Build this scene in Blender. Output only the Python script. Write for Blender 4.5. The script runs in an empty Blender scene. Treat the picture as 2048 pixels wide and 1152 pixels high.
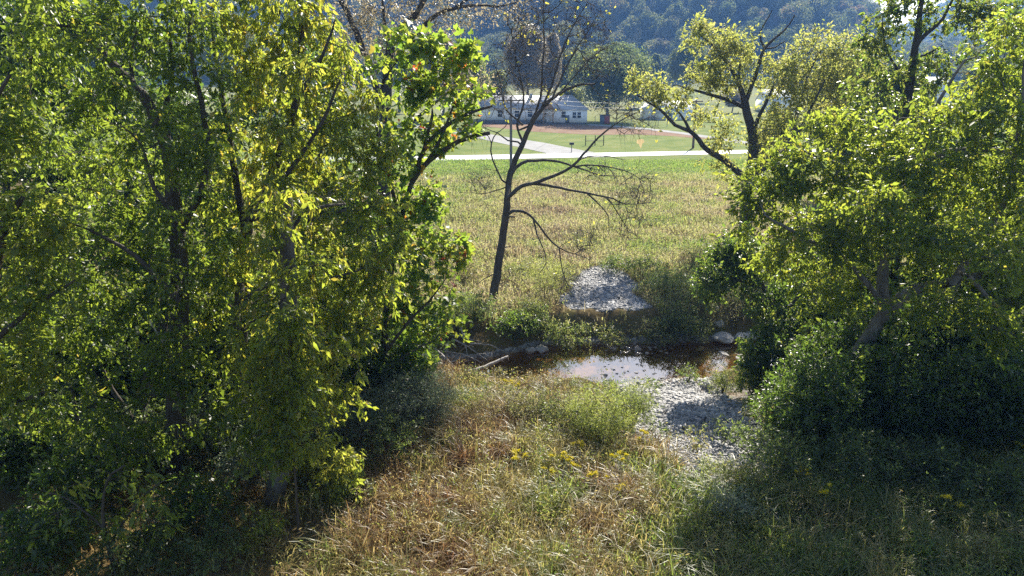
import bpy, math
import numpy as np
from mathutils import Vector

S = bpy.context.scene
COL = S.collection
R = math.radians
rng = np.random.default_rng(11)

# ------------------------------------------------------------------ camera, sky, sun, exposure
F = 1462.0                      # focal length in pixels of the 2048 x 1152 photograph
PITCH, CAMZ = R(16.8), 10.0
cam = bpy.data.cameras.new('camera')
cam.sensor_width = 36.0
cam.lens = 36.0 * F / 2048.0
cam.clip_start, cam.clip_end = 0.1, 6000.0
camo = bpy.data.objects.new('camera', cam)
camo.location = (0, 0, CAMZ)
camo.rotation_euler = (R(90) - PITCH, 0, 0)
COL.objects.link(camo)
S.camera = camo

SUN_EL, SUN_AZ = R(37), R(21)   # azimuth measured from +Y towards +X
to_sun = Vector((math.sin(SUN_AZ) * math.cos(SUN_EL), math.cos(SUN_AZ) * math.cos(SUN_EL), math.sin(SUN_EL)))
W_ = bpy.data.worlds.new('World')
S.world = W_
W_.use_nodes = True
nt = W_.node_tree
sky = nt.nodes.new('ShaderNodeTexSky')
sky.sky_type = 'NISHITA'
sky.sun_disc = False
sky.sun_elevation, sky.sun_rotation = SUN_EL, SUN_AZ
sky.air_density, sky.dust_density, sky.ozone_density = 1.0, 1.0, 1.0
bg = nt.nodes['Background']
bg.inputs['Strength'].default_value = 0.085
nt.links.new(sky.outputs[0], bg.inputs['Color'])

sl = bpy.data.lights.new('sun', 'SUN')
sl.energy, sl.angle, sl.color = 5.0, R(0.5), (1.0, 0.94, 0.81)
so = bpy.data.objects.new('sun', sl)
so.rotation_euler = to_sun.to_track_quat('Z', 'Y').to_euler()
so.location = (20, 40, 60)
COL.objects.link(so)

S.view_settings.view_transform = 'Standard'
S.view_settings.look = 'None'
S.view_settings.exposure = 1.44
S.view_settings.gamma = 1.0
S.view_settings.use_curve_mapping = False
S.cycles.use_denoising = False
S.cycles.max_bounces = 8
S.cycles.diffuse_bounces = 4
S.cycles.glossy_bounces = 3
S.cycles.transmission_bounces = 6
S.cycles.volume_bounces = 1
S.cycles.caustics_reflective = False
S.cycles.caustics_refractive = False
S.cycles.sample_clamp_indirect = 2.0

# ------------------------------------------------------------------ helpers
CP, SP = math.cos(PITCH), math.sin(PITCH)


def at(px, py, Y):
    """the world point seen at photo pixel (px, py) at forward distance Y"""
    u, v = (px - 1024) / F, (576 - py) / F
    dy, dz = CP + v * SP, -SP + v * CP
    t = Y / dy
    return np.array([u * t, Y, CAMZ + dz * t])


def G(px, py, z=0.0):
    u, v = (px - 1024) / F, (576 - py) / F
    dy, dz = CP + v * SP, -SP + v * CP
    t = (z - CAMZ) / dz
    return np.array([u * t, dy * t, z])


def mpp(Y, py=576):
    """metres per photo pixel at forward distance Y"""
    v = (576 - py) / F
    return Y / (CP + v * SP) / F


def fnoise(P, scale, seed, octs=3):
    """cheap smooth noise in about -1..1 for an (N, 3) array"""
    r = np.random.default_rng(seed)
    out = np.zeros(len(P))
    amp, tot, k = 1.0, 0.0, 1.0 / scale
    for _ in range(octs):
        a = np.zeros(len(P))
        for _ in range(4):
            d = r.normal(size=3)
            d /= np.linalg.norm(d)
            a += np.sin(P @ (d * k * 2 * math.pi * r.uniform(.6, 1.4)) + r.uniform(0, 6.28))
        out += amp * a / 2.2
        tot += amp
        amp *= .55
        k *= 2.1
    return np.clip(out / tot, -1.3, 1.3)


def nrm(a):
    return a / np.maximum(np.linalg.norm(a, axis=-1, keepdims=True), 1e-9)


class MB:
    """collects triangles / quads for ONE mesh object"""
    def __init__(self):
        self.v, self.f3, self.f4, self.a, self.n = [], [], [], [], 0
        self.m3, self.m4 = [], []

    def add(self, v, f, a=None, m=0):
        v = np.asarray(v, float).reshape(-1, 3)
        f = np.asarray(f, int)
        self.v.append(v)
        (self.f3 if f.shape[1] == 3 else self.f4).append(f + self.n)
        (self.m3 if f.shape[1] == 3 else self.m4).append(np.full(len(f), m))
        self.a.append(np.full(len(v), .5) if a is None else np.asarray(a, float))
        self.n += len(v)
        return self

    def box(self, c, s, rz=0.0, a=None, m=0):
        x, y, z = np.array(s) / 2
        v = np.array([[-x, -y, -z], [x, -y, -z], [x, y, -z], [-x, y, -z], [-x, -y, z], [x, -y, z], [x, y, z], [-x, y, z]])
        cr, sr = math.cos(rz), math.sin(rz)
        v = np.stack([v[:, 0] * cr - v[:, 1] * sr, v[:, 0] * sr + v[:, 1] * cr, v[:, 2]], 1) + np.array(c)
        f = [[0, 3, 2, 1], [4, 5, 6, 7], [0, 1, 5, 4], [1, 2, 6, 5], [2, 3, 7, 6], [3, 0, 4, 7]]
        return self.add(v, f, None if a is None else np.full(8, a), m)

    def seg(self, A, B, ra, rb, sides=5, a=None, m=0):
        """many cones at once from A to B"""
        A, B = np.atleast_2d(A), np.atleast_2d(B)
        n = len(A)
        ra, rb = np.broadcast_to(ra, n), np.broadcast_to(rb, n)
        t = nrm(B - A)
        return self.rings(A, B, t, t, ra, rb, sides, a, m)

    def rings(self, A, B, ta, tb, ra, rb, sides, a=None, m=0):
        n = len(A)
        ang = np.arange(sides) * 2 * math.pi / sides

        def ring(P, t, r):
            ref = np.array([.31, .94, .12])
            s = nrm(np.cross(t, ref))
            c = np.cross(s, t)
            return P[:, None] + r[:, None, None] * (s[:, None] * np.cos(ang)[None, :, None] + c[:, None] * np.sin(ang)[None, :, None])
        v = np.concatenate([ring(A, ta, ra), ring(B, tb, rb)], 1).reshape(-1, 3)
        i = np.arange(sides)
        j = (i + 1) % sides
        q = np.stack([i, j, j + sides, i + sides], 1)
        f = (q[None] + (np.arange(n) * 2 * sides)[:, None, None]).reshape(-1, 4)
        return self.add(v, f, None if a is None else np.repeat(a, 2 * sides), m)

    def build(self, name, mats, parent=None, origin=None, smooth=False):
        me = bpy.data.meshes.new(name)
        v = np.concatenate(self.v) if self.v else np.zeros((0, 3))
        if origin is not None:
            v = v - np.array(origin)
        f3 = np.concatenate(self.f3) if self.f3 else np.zeros((0, 3), int)
        f4 = np.concatenate(self.f4) if self.f4 else np.zeros((0, 4), int)
        me.vertices.add(len(v))
        me.vertices.foreach_set('co', v.astype(np.float32).ravel())
        nl = f3.size + f4.size
        me.loops.add(nl)
        me.loops.foreach_set('vertex_index', np.concatenate([f3.ravel(), f4.ravel()]).astype(np.int32))
        np_ = len(f3) + len(f4)
        me.polygons.add(np_)
        st = np.concatenate([np.arange(len(f3)) * 3, f3.size + np.arange(len(f4)) * 4]).astype(np.int32)
        me.polygons.foreach_set('loop_start', st)
        mm = np.concatenate(self.m3 + self.m4).astype(np.int32) if (self.m3 or self.m4) else np.zeros(0, np.int32)
        me.polygons.foreach_set('material_index', mm)
        if smooth:
            me.polygons.foreach_set('use_smooth', np.ones(np_, bool))
        at_ = me.attributes.new('rnd', 'FLOAT', 'POINT')
        at_.data.foreach_set('value', np.concatenate(self.a).astype(np.float32))
        me.update(calc_edges=True)
        me.validate()
        for m in (mats if isinstance(mats, (list, tuple)) else [mats]):
            me.materials.append(m)
        o = bpy.data.objects.new(name, me)
        COL.objects.link(o)
        if parent is not None:
            o.parent = parent
        elif origin is not None:
            o.location = origin
        return o


def tag(o, label=None, cat=None, group=None, kind=None):
    if label: o['label'] = label
    if cat: o['category'] = cat
    if group: o['group'] = group
    if kind: o['kind'] = kind
    return o


def empty(name, loc, label, cat, group=None):
    o = bpy.data.objects.new(name, None)
    o.location = Vector(loc)
    o.empty_display_size = .3
    COL.objects.link(o)
    return tag(o, label, cat, group)


# ------------------------------------------------------------------ materials
def new_mat(name):
    m = bpy.data.materials.new(name)
    m.use_nodes = True
    n = m.node_tree
    n.nodes.clear()
    out = n.nodes.new('ShaderNodeOutputMaterial')
    return m, n, out


def ramp(n, fac, cols):
    r = n.nodes.new('ShaderNodeValToRGB')
    e = r.color_ramp.elements
    while len(e) < len(cols):
        e.new(.5)
    for i, (p, c) in enumerate(cols):
        e[i].position = p
        e[i].color = (*c, 1)
    n.links.new(fac, r.inputs[0])
    return r.outputs[0]


def leaf_mat(name, refl, trans, tw=.5, rough=.42, spec=.45, grey=.06):
    """two-sided leaf: reflected colour and transmitted colour follow each leaf's own random number"""
    m, n, out = new_mat(name)

    def soft(rows, k):
        return [(q_, tuple(c_ * (1 - k) + k * (.3 * cc[0] + .6 * cc[1] + .1 * cc[2]) for c_ in cc)) for q_, cc in rows]
    refl, trans = soft(refl, grey), soft(trans, grey)
    a = n.nodes.new('ShaderNodeAttribute')
    a.attribute_name = 'rnd'
    p = n.nodes.new('ShaderNodeBsdfPrincipled')
    p.inputs['Roughness'].default_value = rough
    p.inputs['Specular IOR Level'].default_value = spec
    n.links.new(ramp(n, a.outputs['Fac'], refl), p.inputs['Base Color'])
    t = n.nodes.new('ShaderNodeBsdfTranslucent')
    n.links.new(ramp(n, a.outputs['Fac'], trans), t.inputs['Color'])
    mx = n.nodes.new('ShaderNodeMixShader')
    mx.inputs[0].default_value = tw
    n.links.new(p.outputs[0], mx.inputs[1])
    n.links.new(t.outputs[0], mx.inputs[2])
    n.links.new(mx.outputs[0], out.inputs[0])
    return m


def noise_mat(name, cols, scale=3.0, detail=6, rough=.85, bump=.3, bscale=None, spec=.25, stretch=None):
    m, n, out = new_mat(name)
    tc = n.nodes.new('ShaderNodeTexCoord')
    src = tc.outputs['Object']
    if stretch:
        mp = n.nodes.new('ShaderNodeMapping')
        mp.inputs['Scale'].default_value = stretch
        n.links.new(src, mp.inputs[0])
        src = mp.outputs[0]
    nz = n.nodes.new('ShaderNodeTexNoise')
    nz.inputs['Scale'].default_value = scale
    nz.inputs['Detail'].default_value = detail
    nz.inputs['Roughness'].default_value = .65
    n.links.new(src, nz.inputs['Vector'])
    p = n.nodes.new('ShaderNodeBsdfPrincipled')
    p.inputs['Roughness'].default_value = rough
    p.inputs['Specular IOR Level'].default_value = spec
    n.links.new(ramp(n, nz.outputs['Fac'], cols), p.inputs['Base Color'])
    if bump:
        nb = n.nodes.new('ShaderNodeTexNoise')
        nb.inputs['Scale'].default_value = bscale or scale * 4
        nb.inputs['Detail'].default_value = 5
        n.links.new(src, nb.inputs['Vector'])
        b = n.nodes.new('ShaderNodeBump')
        b.inputs['Strength'].default_value = bump
        b.inputs['Distance'].default_value = .05
        n.links.new(nb.outputs['Fac'], b.inputs['Height'])
        n.links.new(b.outputs[0], p.inputs['Normal'])
    n.links.new(p.outputs[0], out.inputs[0])
    return m


M = {}
M['bark'] = noise_mat('bark', [(.3, (.035, .028, .022)), (.7, (.10, .085, .07))], 6, bump=.9, bscale=22, stretch=(1, 1, .25))
M['bare_bark'] = noise_mat('bare_bark', [(.3, (.055, .045, .036)), (.7, (.14, .12, .10))], 6, bump=.9, bscale=22, stretch=(1, 1, .25))
M['pale_bark'] = noise_mat('pale_bark', [(.3, (.12, .105, .09)), (.65, (.33, .30, .26))], 4, bump=.6, bscale=20, stretch=(1, 1, .35))
M['grey_bark'] = noise_mat('grey_bark', [(.3, (.06, .052, .045)), (.65, (.20, .18, .16))], 4, bump=.7, bscale=20, stretch=(1, 1, .35))
M['snag_bark'] = noise_mat('snag_bark', [(.3, (.05, .042, .036)), (.65, (.155, .135, .115))], 5, bump=1., bscale=16, stretch=(1, 1, .10))
M['grey_wood'] = noise_mat('grey_wood', [(.3, (.09, .08, .07)), (.7, (.22, .195, .17))], 6, bump=.6, bscale=25, stretch=(1, 1, .12))
M['dead_wood'] = noise_mat('dead_wood', [(.3, (.18, .16, .14)), (.7, (.42, .39, .36))], 5, bump=.4)

M['box_elder'] = leaf_mat('box_elder_leaf',
    [(0, (.024, .046, .011)), (.6, (.045, .075, .014)), (.9, (.085, .105, .018)), (1, (.15, .13, .02))],
    [(0, (.26, .38, .02)), (.6, (.54, .64, .035)), (.9, (.80, .74, .05)), (1, (.78, .58, .04))], .5)
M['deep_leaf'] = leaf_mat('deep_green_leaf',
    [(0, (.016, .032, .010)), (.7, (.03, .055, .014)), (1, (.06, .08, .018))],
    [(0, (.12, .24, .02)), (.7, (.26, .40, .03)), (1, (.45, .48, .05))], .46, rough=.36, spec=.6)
M['maple'] = leaf_mat('red_flecked_leaf',
    [(0, (.02, .055, .014)), (.5, (.04, .09, .016)), (.86, (.09, .13, .02)), (.93, (.22, .10, .02)), (1, (.24, .045, .015))],
    [(0, (.16, .32, .02)), (.5, (.36, .52, .03)), (.86, (.58, .60, .04)), (.93, (.70, .28, .03)), (1, (.60, .10, .02))], .5)
M['yellow_leaf'] = leaf_mat('yellowing_leaf',
    [(0, (.05, .085, .018)), (.5, (.10, .13, .02)), (1, (.30, .24, .03))],
    [(0, (.28, .42, .03)), (.5, (.52, .58, .04)), (1, (.75, .62, .08))])
M['olive_leaf'] = leaf_mat('olive_leaf',
    [(0, (.045, .065, .025)), (.6, (.085, .10, .03)), (1, (.16, .14, .05))],
    [(0, (.32, .38, .06)), (.6, (.55, .60, .09)), (1, (.70, .64, .14))], .5, rough=.55, spec=.3)
M['brown_leaf'] = leaf_mat('brown_leaf',
    [(0, (.10, .08, .045)), (.6, (.16, .13, .075)), (1, (.23, .17, .09))],
    [(0, (.34, .29, .16)), (.6, (.50, .42, .24)), (1, (.58, .44, .22))], .42)
M['silver_leaf'] = leaf_mat('silver_green_leaf',
    [(0, (.07, .09, .06)), (.6, (.12, .15, .10)), (1, (.22, .24, .17))],
    [(0, (.16, .22, .10)), (.6, (.26, .33, .15)), (1, (.42, .46, .26))], .4)
M['weed'] = leaf_mat('weed_leaf',
    [(0, (.03, .05, .02)), (.45, (.06, .09, .03)), (.75, (.12, .13, .04)), (1, (.19, .15, .08))],
    [(0, (.16, .25, .05)), (.45, (.30, .40, .06)), (.75, (.50, .50, .12)), (1, (.5, .40, .2))], .45)
M['feather'] = leaf_mat('feathery_leaf',
    [(0, (.06, .10, .02)), (.6, (.11, .15, .03)), (1, (.18, .19, .05))],
    [(0, (.30, .42, .05)), (.6, (.52, .58, .09)), (1, (.68, .66, .14))], .5)
M['flower'] = leaf_mat('yellow_flower', grey=0, refl=[(0, (.58, .46, .01)), (1, (.75, .62, .02))], trans=[(0, (.6, .5, .01)), (1, (.8, .7, .03))], tw=.4)
M['grass'] = leaf_mat('dry_grass',
    [(0, (.15, .075, .034)), (.25, (.20, .125, .05)), (.5, (.28, .22, .09)), (.7, (.16, .165, .04)), (1, (.05, .085, .018))],
    [(0, (.31, .16, .06)), (.25, (.41, .27, .10)), (.5, (.54, .44, .15)), (.7, (.46, .46, .09)), (1, (.26, .40, .045))], .5, rough=.4, spec=.5)
M['meadow'] = leaf_mat('meadow_grass_blade',
    [(0, (.10, .055, .045)), (.25, (.16, .11, .07)), (.5, (.23, .19, .10)), (.7, (.15, .16, .055)), (1, (.05, .085, .022))],
    [(0, (.26, .15, .10)), (.25, (.38, .28, .16)), (.5, (.56, .50, .23)), (.7, (.50, .50, .13)), (1, (.25, .37, .06))], .5, rough=.55, spec=.3)
M['lawn'] = leaf_mat('green_grass',
    [(0, (.03, .055, .015)), (.6, (.06, .10, .025)), (1, (.14, .15, .05))],
    [(0, (.18, .30, .04)), (.6, (.32, .45, .06)), (1, (.5, .5, .14))], .5, rough=.5)
M['far_leaf'] = leaf_mat('far_leaf',
    [(0, (.045, .065, .03)), (.5, (.08, .10, .045)), (.85, (.13, .125, .06)), (1, (.18, .10, .06))],
    [(0, (.20, .28, .07)), (.5, (.34, .40, .12)), (.85, (.36, .33, .12)), (1, (.42, .24, .12))], .42, rough=.75, spec=.1)
M['wood_leaf'] = leaf_mat('hill_leaf',
    [(0, (.06, .08, .035)), (.5, (.11, .12, .055)), (.85, (.19, .155, .075)), (1, (.24, .13, .08))],
    [(0, (.18, .24, .06)), (.5, (.30, .34, .10)), (.85, (.42, .36, .16)), (1, (.45, .26, .15))], .36, rough=.8, spec=.08)
M['stone'] = noise_mat('stone', [(.3, (.20, .185, .17)), (.7, (.46, .43, .40))], 5, bump=.5)
M['wet_stone'] = noise_mat('wet_stone', [(.3, (.10, .08, .065)), (.7, (.34, .27, .22))], 6, rough=.22, bump=.3, spec=.6)
M['pebble'] = noise_mat('pebble', [(.3, (.15, .147, .15)), (.72, (.46, .445, .435))], 1.5, rough=.6, bump=.2)
M['white_siding'] = noise_mat('white_siding', [(.3, (.82, .82, .82)), (.7, (.88, .88, .88))], 1.2, rough=.5, bump=0)
M['roof'] = noise_mat('grey_roof', [(.3, (.36, .36, .38)), (.7, (.46, .46, .48))], 2, rough=.6, bump=0)
M['pale_roof'] = noise_mat('pale_metal_roof', [(.3, (.55, .57, .60)), (.7, (.66, .68, .70))], 2, rough=.55, bump=0, spec=.3)
M['cedar'] = noise_mat('cedar_wood', [(.3, (.34, .21, .11)), (.7, (.48, .31, .17))], 3, bump=.1)
M['dark_stone'] = noise_mat('dark_stone', [(.3, (.06, .06, .065)), (.7, (.16, .155, .155))], 3, bump=.4)
M['glass'] = noise_mat('window_glass', [(.3, (.02, .025, .03)), (.7, (.04, .045, .05))], 1, rough=.08, bump=0, spec=.6)
M['black'] = noise_mat('black_metal', [(.3, (.012, .012, .014)), (.7, (.03, .03, .03))], 2, rough=.5, bump=0)
M['red'] = noise_mat('red_plastic', [(.3, (.30, .07, .05)), (.7, (.38, .10, .07))], 2, rough=.5, bump=0)
M['slate'] = noise_mat('slate_plastic', [(.3, (.09, .11, .14)), (.7, (.14, .16, .19))], 2, rough=.5, bump=0)
M['pole'] = noise_mat('pole_wood', [(.3, (.15, .13, .12)), (.7, (.28, .25, .23))], 3, bump=.2, stretch=(1, 1, .1))
M['red_pole'] = noise_mat('brown_pole_wood', [(.3, (.09, .05, .035)), (.7, (.17, .10, .07))], 3, bump=.2, stretch=(1, 1, .1))
M['wire'] = noise_mat('wire', [(.3, (.25, .25, .25)), (.7, (.32, .32, .32))], 1, rough=.4, bump=0)
M['asphalt'] = noise_mat('pale_asphalt', [(.3, (.36, .355, .35)), (.7, (.46, .455, .45))], .8, rough=.6, bump=.1, bscale=30)
M['concrete'] = noise_mat('gravel_drive', [(.3, (.24, .235, .22)), (.7, (.34, .33, .32))], .7, rough=1., bump=.3, bscale=20, spec=.05)
M['red_soil'] = noise_mat('red_soil', [(.3, (.16, .095, .065)), (.55, (.22, .145, .10)), (.72, (.22, .19, .09))], .35, detail=10, bump=.5, bscale=3, rough=1., spec=.03)

# ------------------------------------------------------------------ terrain
CREEK = np.array([(-60, 24), (-30, 24.5), (-14, 25.3), (-6, 25.6), (-2, 25.9), (1.5, 26.7), (5, 26.8), (8.5, 27.4), (13, 28.6), (20, 30.5), (40, 33), (80, 36)], float)
CHALF = np.array([2.0, 2.0, 2.0, 1.4, 1.2, 1.6, 2.0, 1.5, 1.6, 2, 2, 2])
WZ = -1.2


def sm(a, b, x):
    t = np.clip((x - a) / (b - a), 0, 1)
    return t * t * (3 - 2 * t)


def bar_mask(x, y):
    """near gravel bar running from the pool towards the camera"""
    cx = 5.2 + (24.5 - y) * .04
    w = 2.1 + .15 * np.sin(y * 2.1) - 1.0 * sm(18.6, 15.8, y)
    w = w + .28 * np.sin(y * 3.7 + 1) * np.sin(x * 2.3) + .2 * np.sin(y * 1.3 + x * 5)
    return (1 - sm(w * .7, w * 1.2, np.abs(x - cx))) * sm(15.5, 17.0, y + .3 * np.sin(x * 4)) * (1 - sm(25.6, 26.6, y))


def far_bar_mask(x, y):
    cx = 4.1 + (y - 30.4) * .06
    w = 2.0 - .14 * (y - 30.4) + .3 * np.sin(y * 2.9 + 2) * np.sin(x * 1.9 + 1) + .22 * np.sin(y * 1.7 + x * 4.3)
    return (1 - sm(w * .7, w * 1.2, np.abs(x - cx))) * sm(30.15, 30.45, y + .12 * np.sin(x * 5)) * (1 - sm(35.2, 37.8, y + .5 * np.sin(x * 2.2)))


def hill_z(x, y):
    # rises behind the valley; crest drops away to the right
    az = x / np.maximum(y, 1)
    crest = 64 - 58 * sm(.36, .56, az) + 6 * np.sin(az * 23) + 3 * np.sin(az * 57 + 1)
    h = crest * sm(300, 480, y + 25 * np.sin(x / 60.))
    h2 = 88 * sm(560, 980, y) * sm(.40, .62, az)
    return np.maximum(h, h2)


def gz(x, y):
    x, y = np.asarray(x, float), np.asarray(y, float)
    P = np.stack([x.ravel(), y.ravel(), np.zeros(x.size)], 1)
    near = 1 - sm(55, 70, y)
    z = (.10 * fnoise(P, 9, 3).reshape(x.shape) + .04 * fnoise(P, 2.3, 4).reshape(x.shape)) * near
    cy = np.interp(x, CREEK[:, 0], CREEK[:, 1])
    hw = np.interp(x, CREEK[:, 0], CHALF)
    d = y - cy
    ad = np.abs(d) + .25 * fnoise(P, 3.1, 8).reshape(x.shape) * near
    farb = sm(hw - .5, hw + 1.9, ad)
    nearb = sm(hw - .6, hw + 1.5, ad)
    prof = np.where(d > 0, farb, nearb)
    chan = -1.55 * (1 - prof)
    barslope = -.42 - .82 * sm(20.0, 25.2, y)
    b = bar_mask(x, y)
    chan = chan * (1 - b) + np.minimum(chan, barslope) * b
    b2 = sm(5, 6.5, x) * (1 - sm(10, 12, x)) * sm(19.5, 23, y) * (1 - sm(26, 27, y))
    chan = np.where(d < 0, np.minimum(chan, -.55 * b2 - .3 * b2 * sm(23, 25.5, y)), chan)
    ap = sm(-2.2, -.8, x) * (1 - sm(8, 10, x))
    z = z - .55 * ap * sm(18.5, 23.2, y) * (1 - sm(23.8, 25.4, y)) * prof * (1 - b)
    fb = far_bar_mask(x, y)
    z = z * (1 - .7 * b) + chan
    z = z * (1 - fb) + (-.16 + .02 * (y - 30.4)) * fb
    z = z + hill_z(x, y) + 3.0 * sm(170, 320, y) + .35 * sm(10, 15, x) * (1 - sm(22, 27, y)) * near * prof
    return z


def hit(px, py, y0=8.0, y1=140.0):
    """first point of the terrain seen at a photo pixel"""
    Y = np.linspace(y0, y1, 6000)
    P0, P1 = at(px, py, 1.0), at(px, py, 2.0)
    d = P1 - P0
    X_, Z_ = P0[0] + d[0] * (Y - 1), P0[2] + d[2] * (Y - 1)
    g = gz(X_, Y)
    i = int(np.argmax(Z_ < g))
    return np.array([X_[i], Y[i], g[i]])


def graded(a, b, c, d, s0, s1):
    """axis from a to d, fine steps s0 in b..c, growing outwards"""
    mid = list(np.arange(b, c, s0))
    out, s, x = [], s0, c
    while x < d:
        out.append(x)
        s = min(s * 1.09, s1)
        x += s
    left, s, x = [], s0, b
    while x > a:
        s = min(s * 1.09, s1)
        x -= s
        left.append(x)
    return np.array(left[::-1] + mid + out + [d])


xs = graded(-1600, -14, 20, 1600, .22, 60)
ys = graded(-60, 9, 42, 2600, .22, 60)
XX, YY = np.meshgrid(xs, ys)
ZZ = gz(XX, YY)
nx, ny = len(xs), len(ys)
ii, jj = np.meshgrid(np.arange(nx - 1), np.arange(ny - 1))
q = (jj * nx + ii).ravel()
mb = MB()
mb.add(np.stack([XX.ravel(), YY.ravel(), ZZ.ravel()], 1), np.stack([q, q + 1, q + nx + 1, q + nx], 1),
       np.clip(np.maximum(bar_mask(XX, YY), far_bar_mask(XX, YY)) + sm(-1.0, -1.15, ZZ) * (YY < 60), 0, 1).ravel())


def ground_mat():
    m, n, out = new_mat('meadow_ground')
    L = n.links.new
    geo = n.nodes.new('ShaderNodeNewGeometry')
    sep = n.nodes.new('ShaderNodeSeparateXYZ')
    L(geo.outputs['Position'], sep.inputs[0])

    def noise(s, d=5, r=.6):
        z = n.nodes.new('ShaderNodeTexNoise')
        z.inputs['Scale'].default_value = s
        z.inputs['Detail'].default_value = d
        z.inputs['Roughness'].default_value = r
        L(geo.outputs['Position'], z.inputs['Vector'])
        return z.outputs['Fac']

    def mix(f, a, b):
        x = n.nodes.new('ShaderNodeMix')
        x.data_type = 'RGBA'
        L(f, x.inputs['Factor'])
        L(a, x.inputs[6])
        L(b, x.inputs[7])
        return x.outputs[2]

    def step(v, a, b, jit=0.0, js=.2):
        mr = n.nodes.new('ShaderNodeMapRange')
        mr.interpolation_type = 'SMOOTHSTEP'
        mr.inputs['From Min'].default_value = a
        mr.inputs['From Max'].default_value = b
        if jit:
            ma = n.nodes.new('ShaderNodeMath')
            ma.operation = 'MULTIPLY_ADD'
            L(noise(js, 3), ma.inputs[0])
            ma.inputs[1].default_value = jit
            L(v, ma.inputs[2])
            v = ma.outputs[0]
        L(v, mr.inputs['Value'])
        return mr.outputs[0]
    thatch = ramp(n, noise(.9, 8), [(.3, (.05, .04, .02)), (.5, (.13, .095, .045)), (.7, (.09, .10, .03))])
    lawn = ramp(n, noise(.25, 10, .7), [(.28, (.08, .12, .03)), (.5, (.14, .17, .05)), (.72, (.22, .21, .085))])
    field = ramp(n, noise(.03, 9, .7), [(.3, (.10, .13, .045)), (.55, (.19, .19, .08)), (.75, (.26, .22, .12))])
    wood = ramp(n, noise(.05, 6), [(.3, (.02, .03, .012)), (.7, (.05, .06, .025))])
    # gravel: voronoi stones
    vo = n.nodes.new('ShaderNodeTexVoronoi')
    vo.inputs['Scale'].default_value = 9
    L(geo.outputs['Position'], vo.inputs['Vector'])
    sc = n.nodes.new('ShaderNodeSeparateColor')
    L(vo.outputs['Color'], sc.inputs[0])
    grav = ramp(n, sc.outputs[0], [(0, (.10, .09, .08)), (.5, (.22, .20, .185)), (1, (.38, .36, .34))])
    c = mix(step(sep.outputs['Y'], 70, 76, 3, .3), thatch, lawn)
    c = mix(step(sep.outputs['Y'], 150, 185, 30, .02), c, field)
    c = mix(step(sep.outputs['Y'], 290, 330, 20, .02), c, wood)
    a = n.nodes.new('ShaderNodeAttribute')
    a.attribute_name = 'rnd'
    c = mix(step(a.outputs['Fac'], .25, .55, .25, 1.5), c, grav)
    bed = ramp(n, noise(2.2, 5), [(.3, (.10, .062, .028)), (.55, (.20, .128, .06)), (.75, (.28, .20, .115))])
    c = mix(step(sep.outputs['Z'], -1.12, -1.24), c, bed)
    p = n.nodes.new('ShaderNodeBsdfPrincipled')
    p.inputs['Roughness'].default_value = 1.0
    p.inputs['Specular IOR Level'].default_value = .03
    L(c, p.inputs['Base Color'])
    b = n.nodes.new('ShaderNodeBump')
    b.inputs['Strength'].default_value = .7
    b.inputs['Distance'].default_value = .08
    L(noise(7, 6, .7), b.inputs['Height'])
    L(b.outputs[0], p.inputs['Normal'])
    L(p.outputs[0], out.inputs[0])
    return m


tag(mb.build('ground', ground_mat(), smooth=True), kind='structure')


def water_mat():
    """clear shallow water: Fresnel reflection over a tinted see-through surface"""
    m, n, out = new_mat('creek_water')
    L = n.links.new
    tr = n.nodes.new('ShaderNodeBsdfTransparent')
    tr.inputs[0].default_value = (.90, .76, .52, 1)
    gl = n.nodes.new('ShaderNodeBsdfGlossy')
    gl.inputs['Roughness'].default_value = .02
    gl.inputs['Color'].default_value = (1, 1, 1, 1)
    geo = n.nodes.new('ShaderNodeNewGeometry')
    z = n.nodes.new('ShaderNodeTexNoise')
    z.inputs['Scale'].default_value = 4.0
    z.inputs['Detail'].default_value = 4
    L(geo.outputs['Position'], z.inputs['Vector'])
    b = n.nodes.new('ShaderNodeBump')
    b.inputs['Strength'].default_value = .06
    b.inputs['Distance'].default_value = .03
    L(z.outputs['Fac'], b.inputs['Height'])
    L(b.outputs[0], gl.inputs['Normal'])
    # Schlick reflectance, the same from above and from below, so sunlight reaches the bed
    dt = n.nodes.new('ShaderNodeVectorMath')
    dt.operation = 'DOT_PRODUCT'
    L(geo.outputs['Incoming'], dt.inputs[0])
    L(b.outputs[0], dt.inputs[1])

    def mth(op, v0, v1):
        q_ = n.nodes.new('ShaderNodeMath')
        q_.operation = op
        for i_, v_ in enumerate((v0, v1)):
            if isinstance(v_, (int, float)):
                q_.inputs[i_].default_value = v_
            else:
                L(v_, q_.inputs[i_])
        return q_.outputs[0]
    F0 = .17
    cs = mth('ABSOLUTE', dt.outputs['Value'], 0)
    fr = mth('ADD', mth('MULTIPLY', mth('POWER', mth('SUBTRACT', 1.0, cs), 5.0), 1 - F0), F0)
    mx = n.nodes.new('ShaderNodeMixShader')
    L(fr, mx.inputs[0])
    L(tr.outputs[0], mx.inputs[1])
    L(gl.outputs[0], mx.inputs[2])
    L(mx.outputs[0], out.inputs[0])
    return m


def sheet(name, pts, mat, kind='structure', z=None):
    """flat polygon strip given as pairs (left point, right point) of ground positions"""
    b = MB()
    v = np.array([p for pr in pts for p in pr], float)
    k = len(pts)
    f = [[2 * i, 2 * i + 1, 2 * i + 3, 2 * i + 2] for i in range(k - 1)]
    e1, e2 = v[1] - v[0], v[2] - v[0]
    if e1[0] * e2[1] - e1[1] * e2[0] < 0:      # normals face up
        f = [q_[::-1] for q_ in f]
    b.add(v, f)
    return tag(b.build(name, mat), kind=kind)


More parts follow.
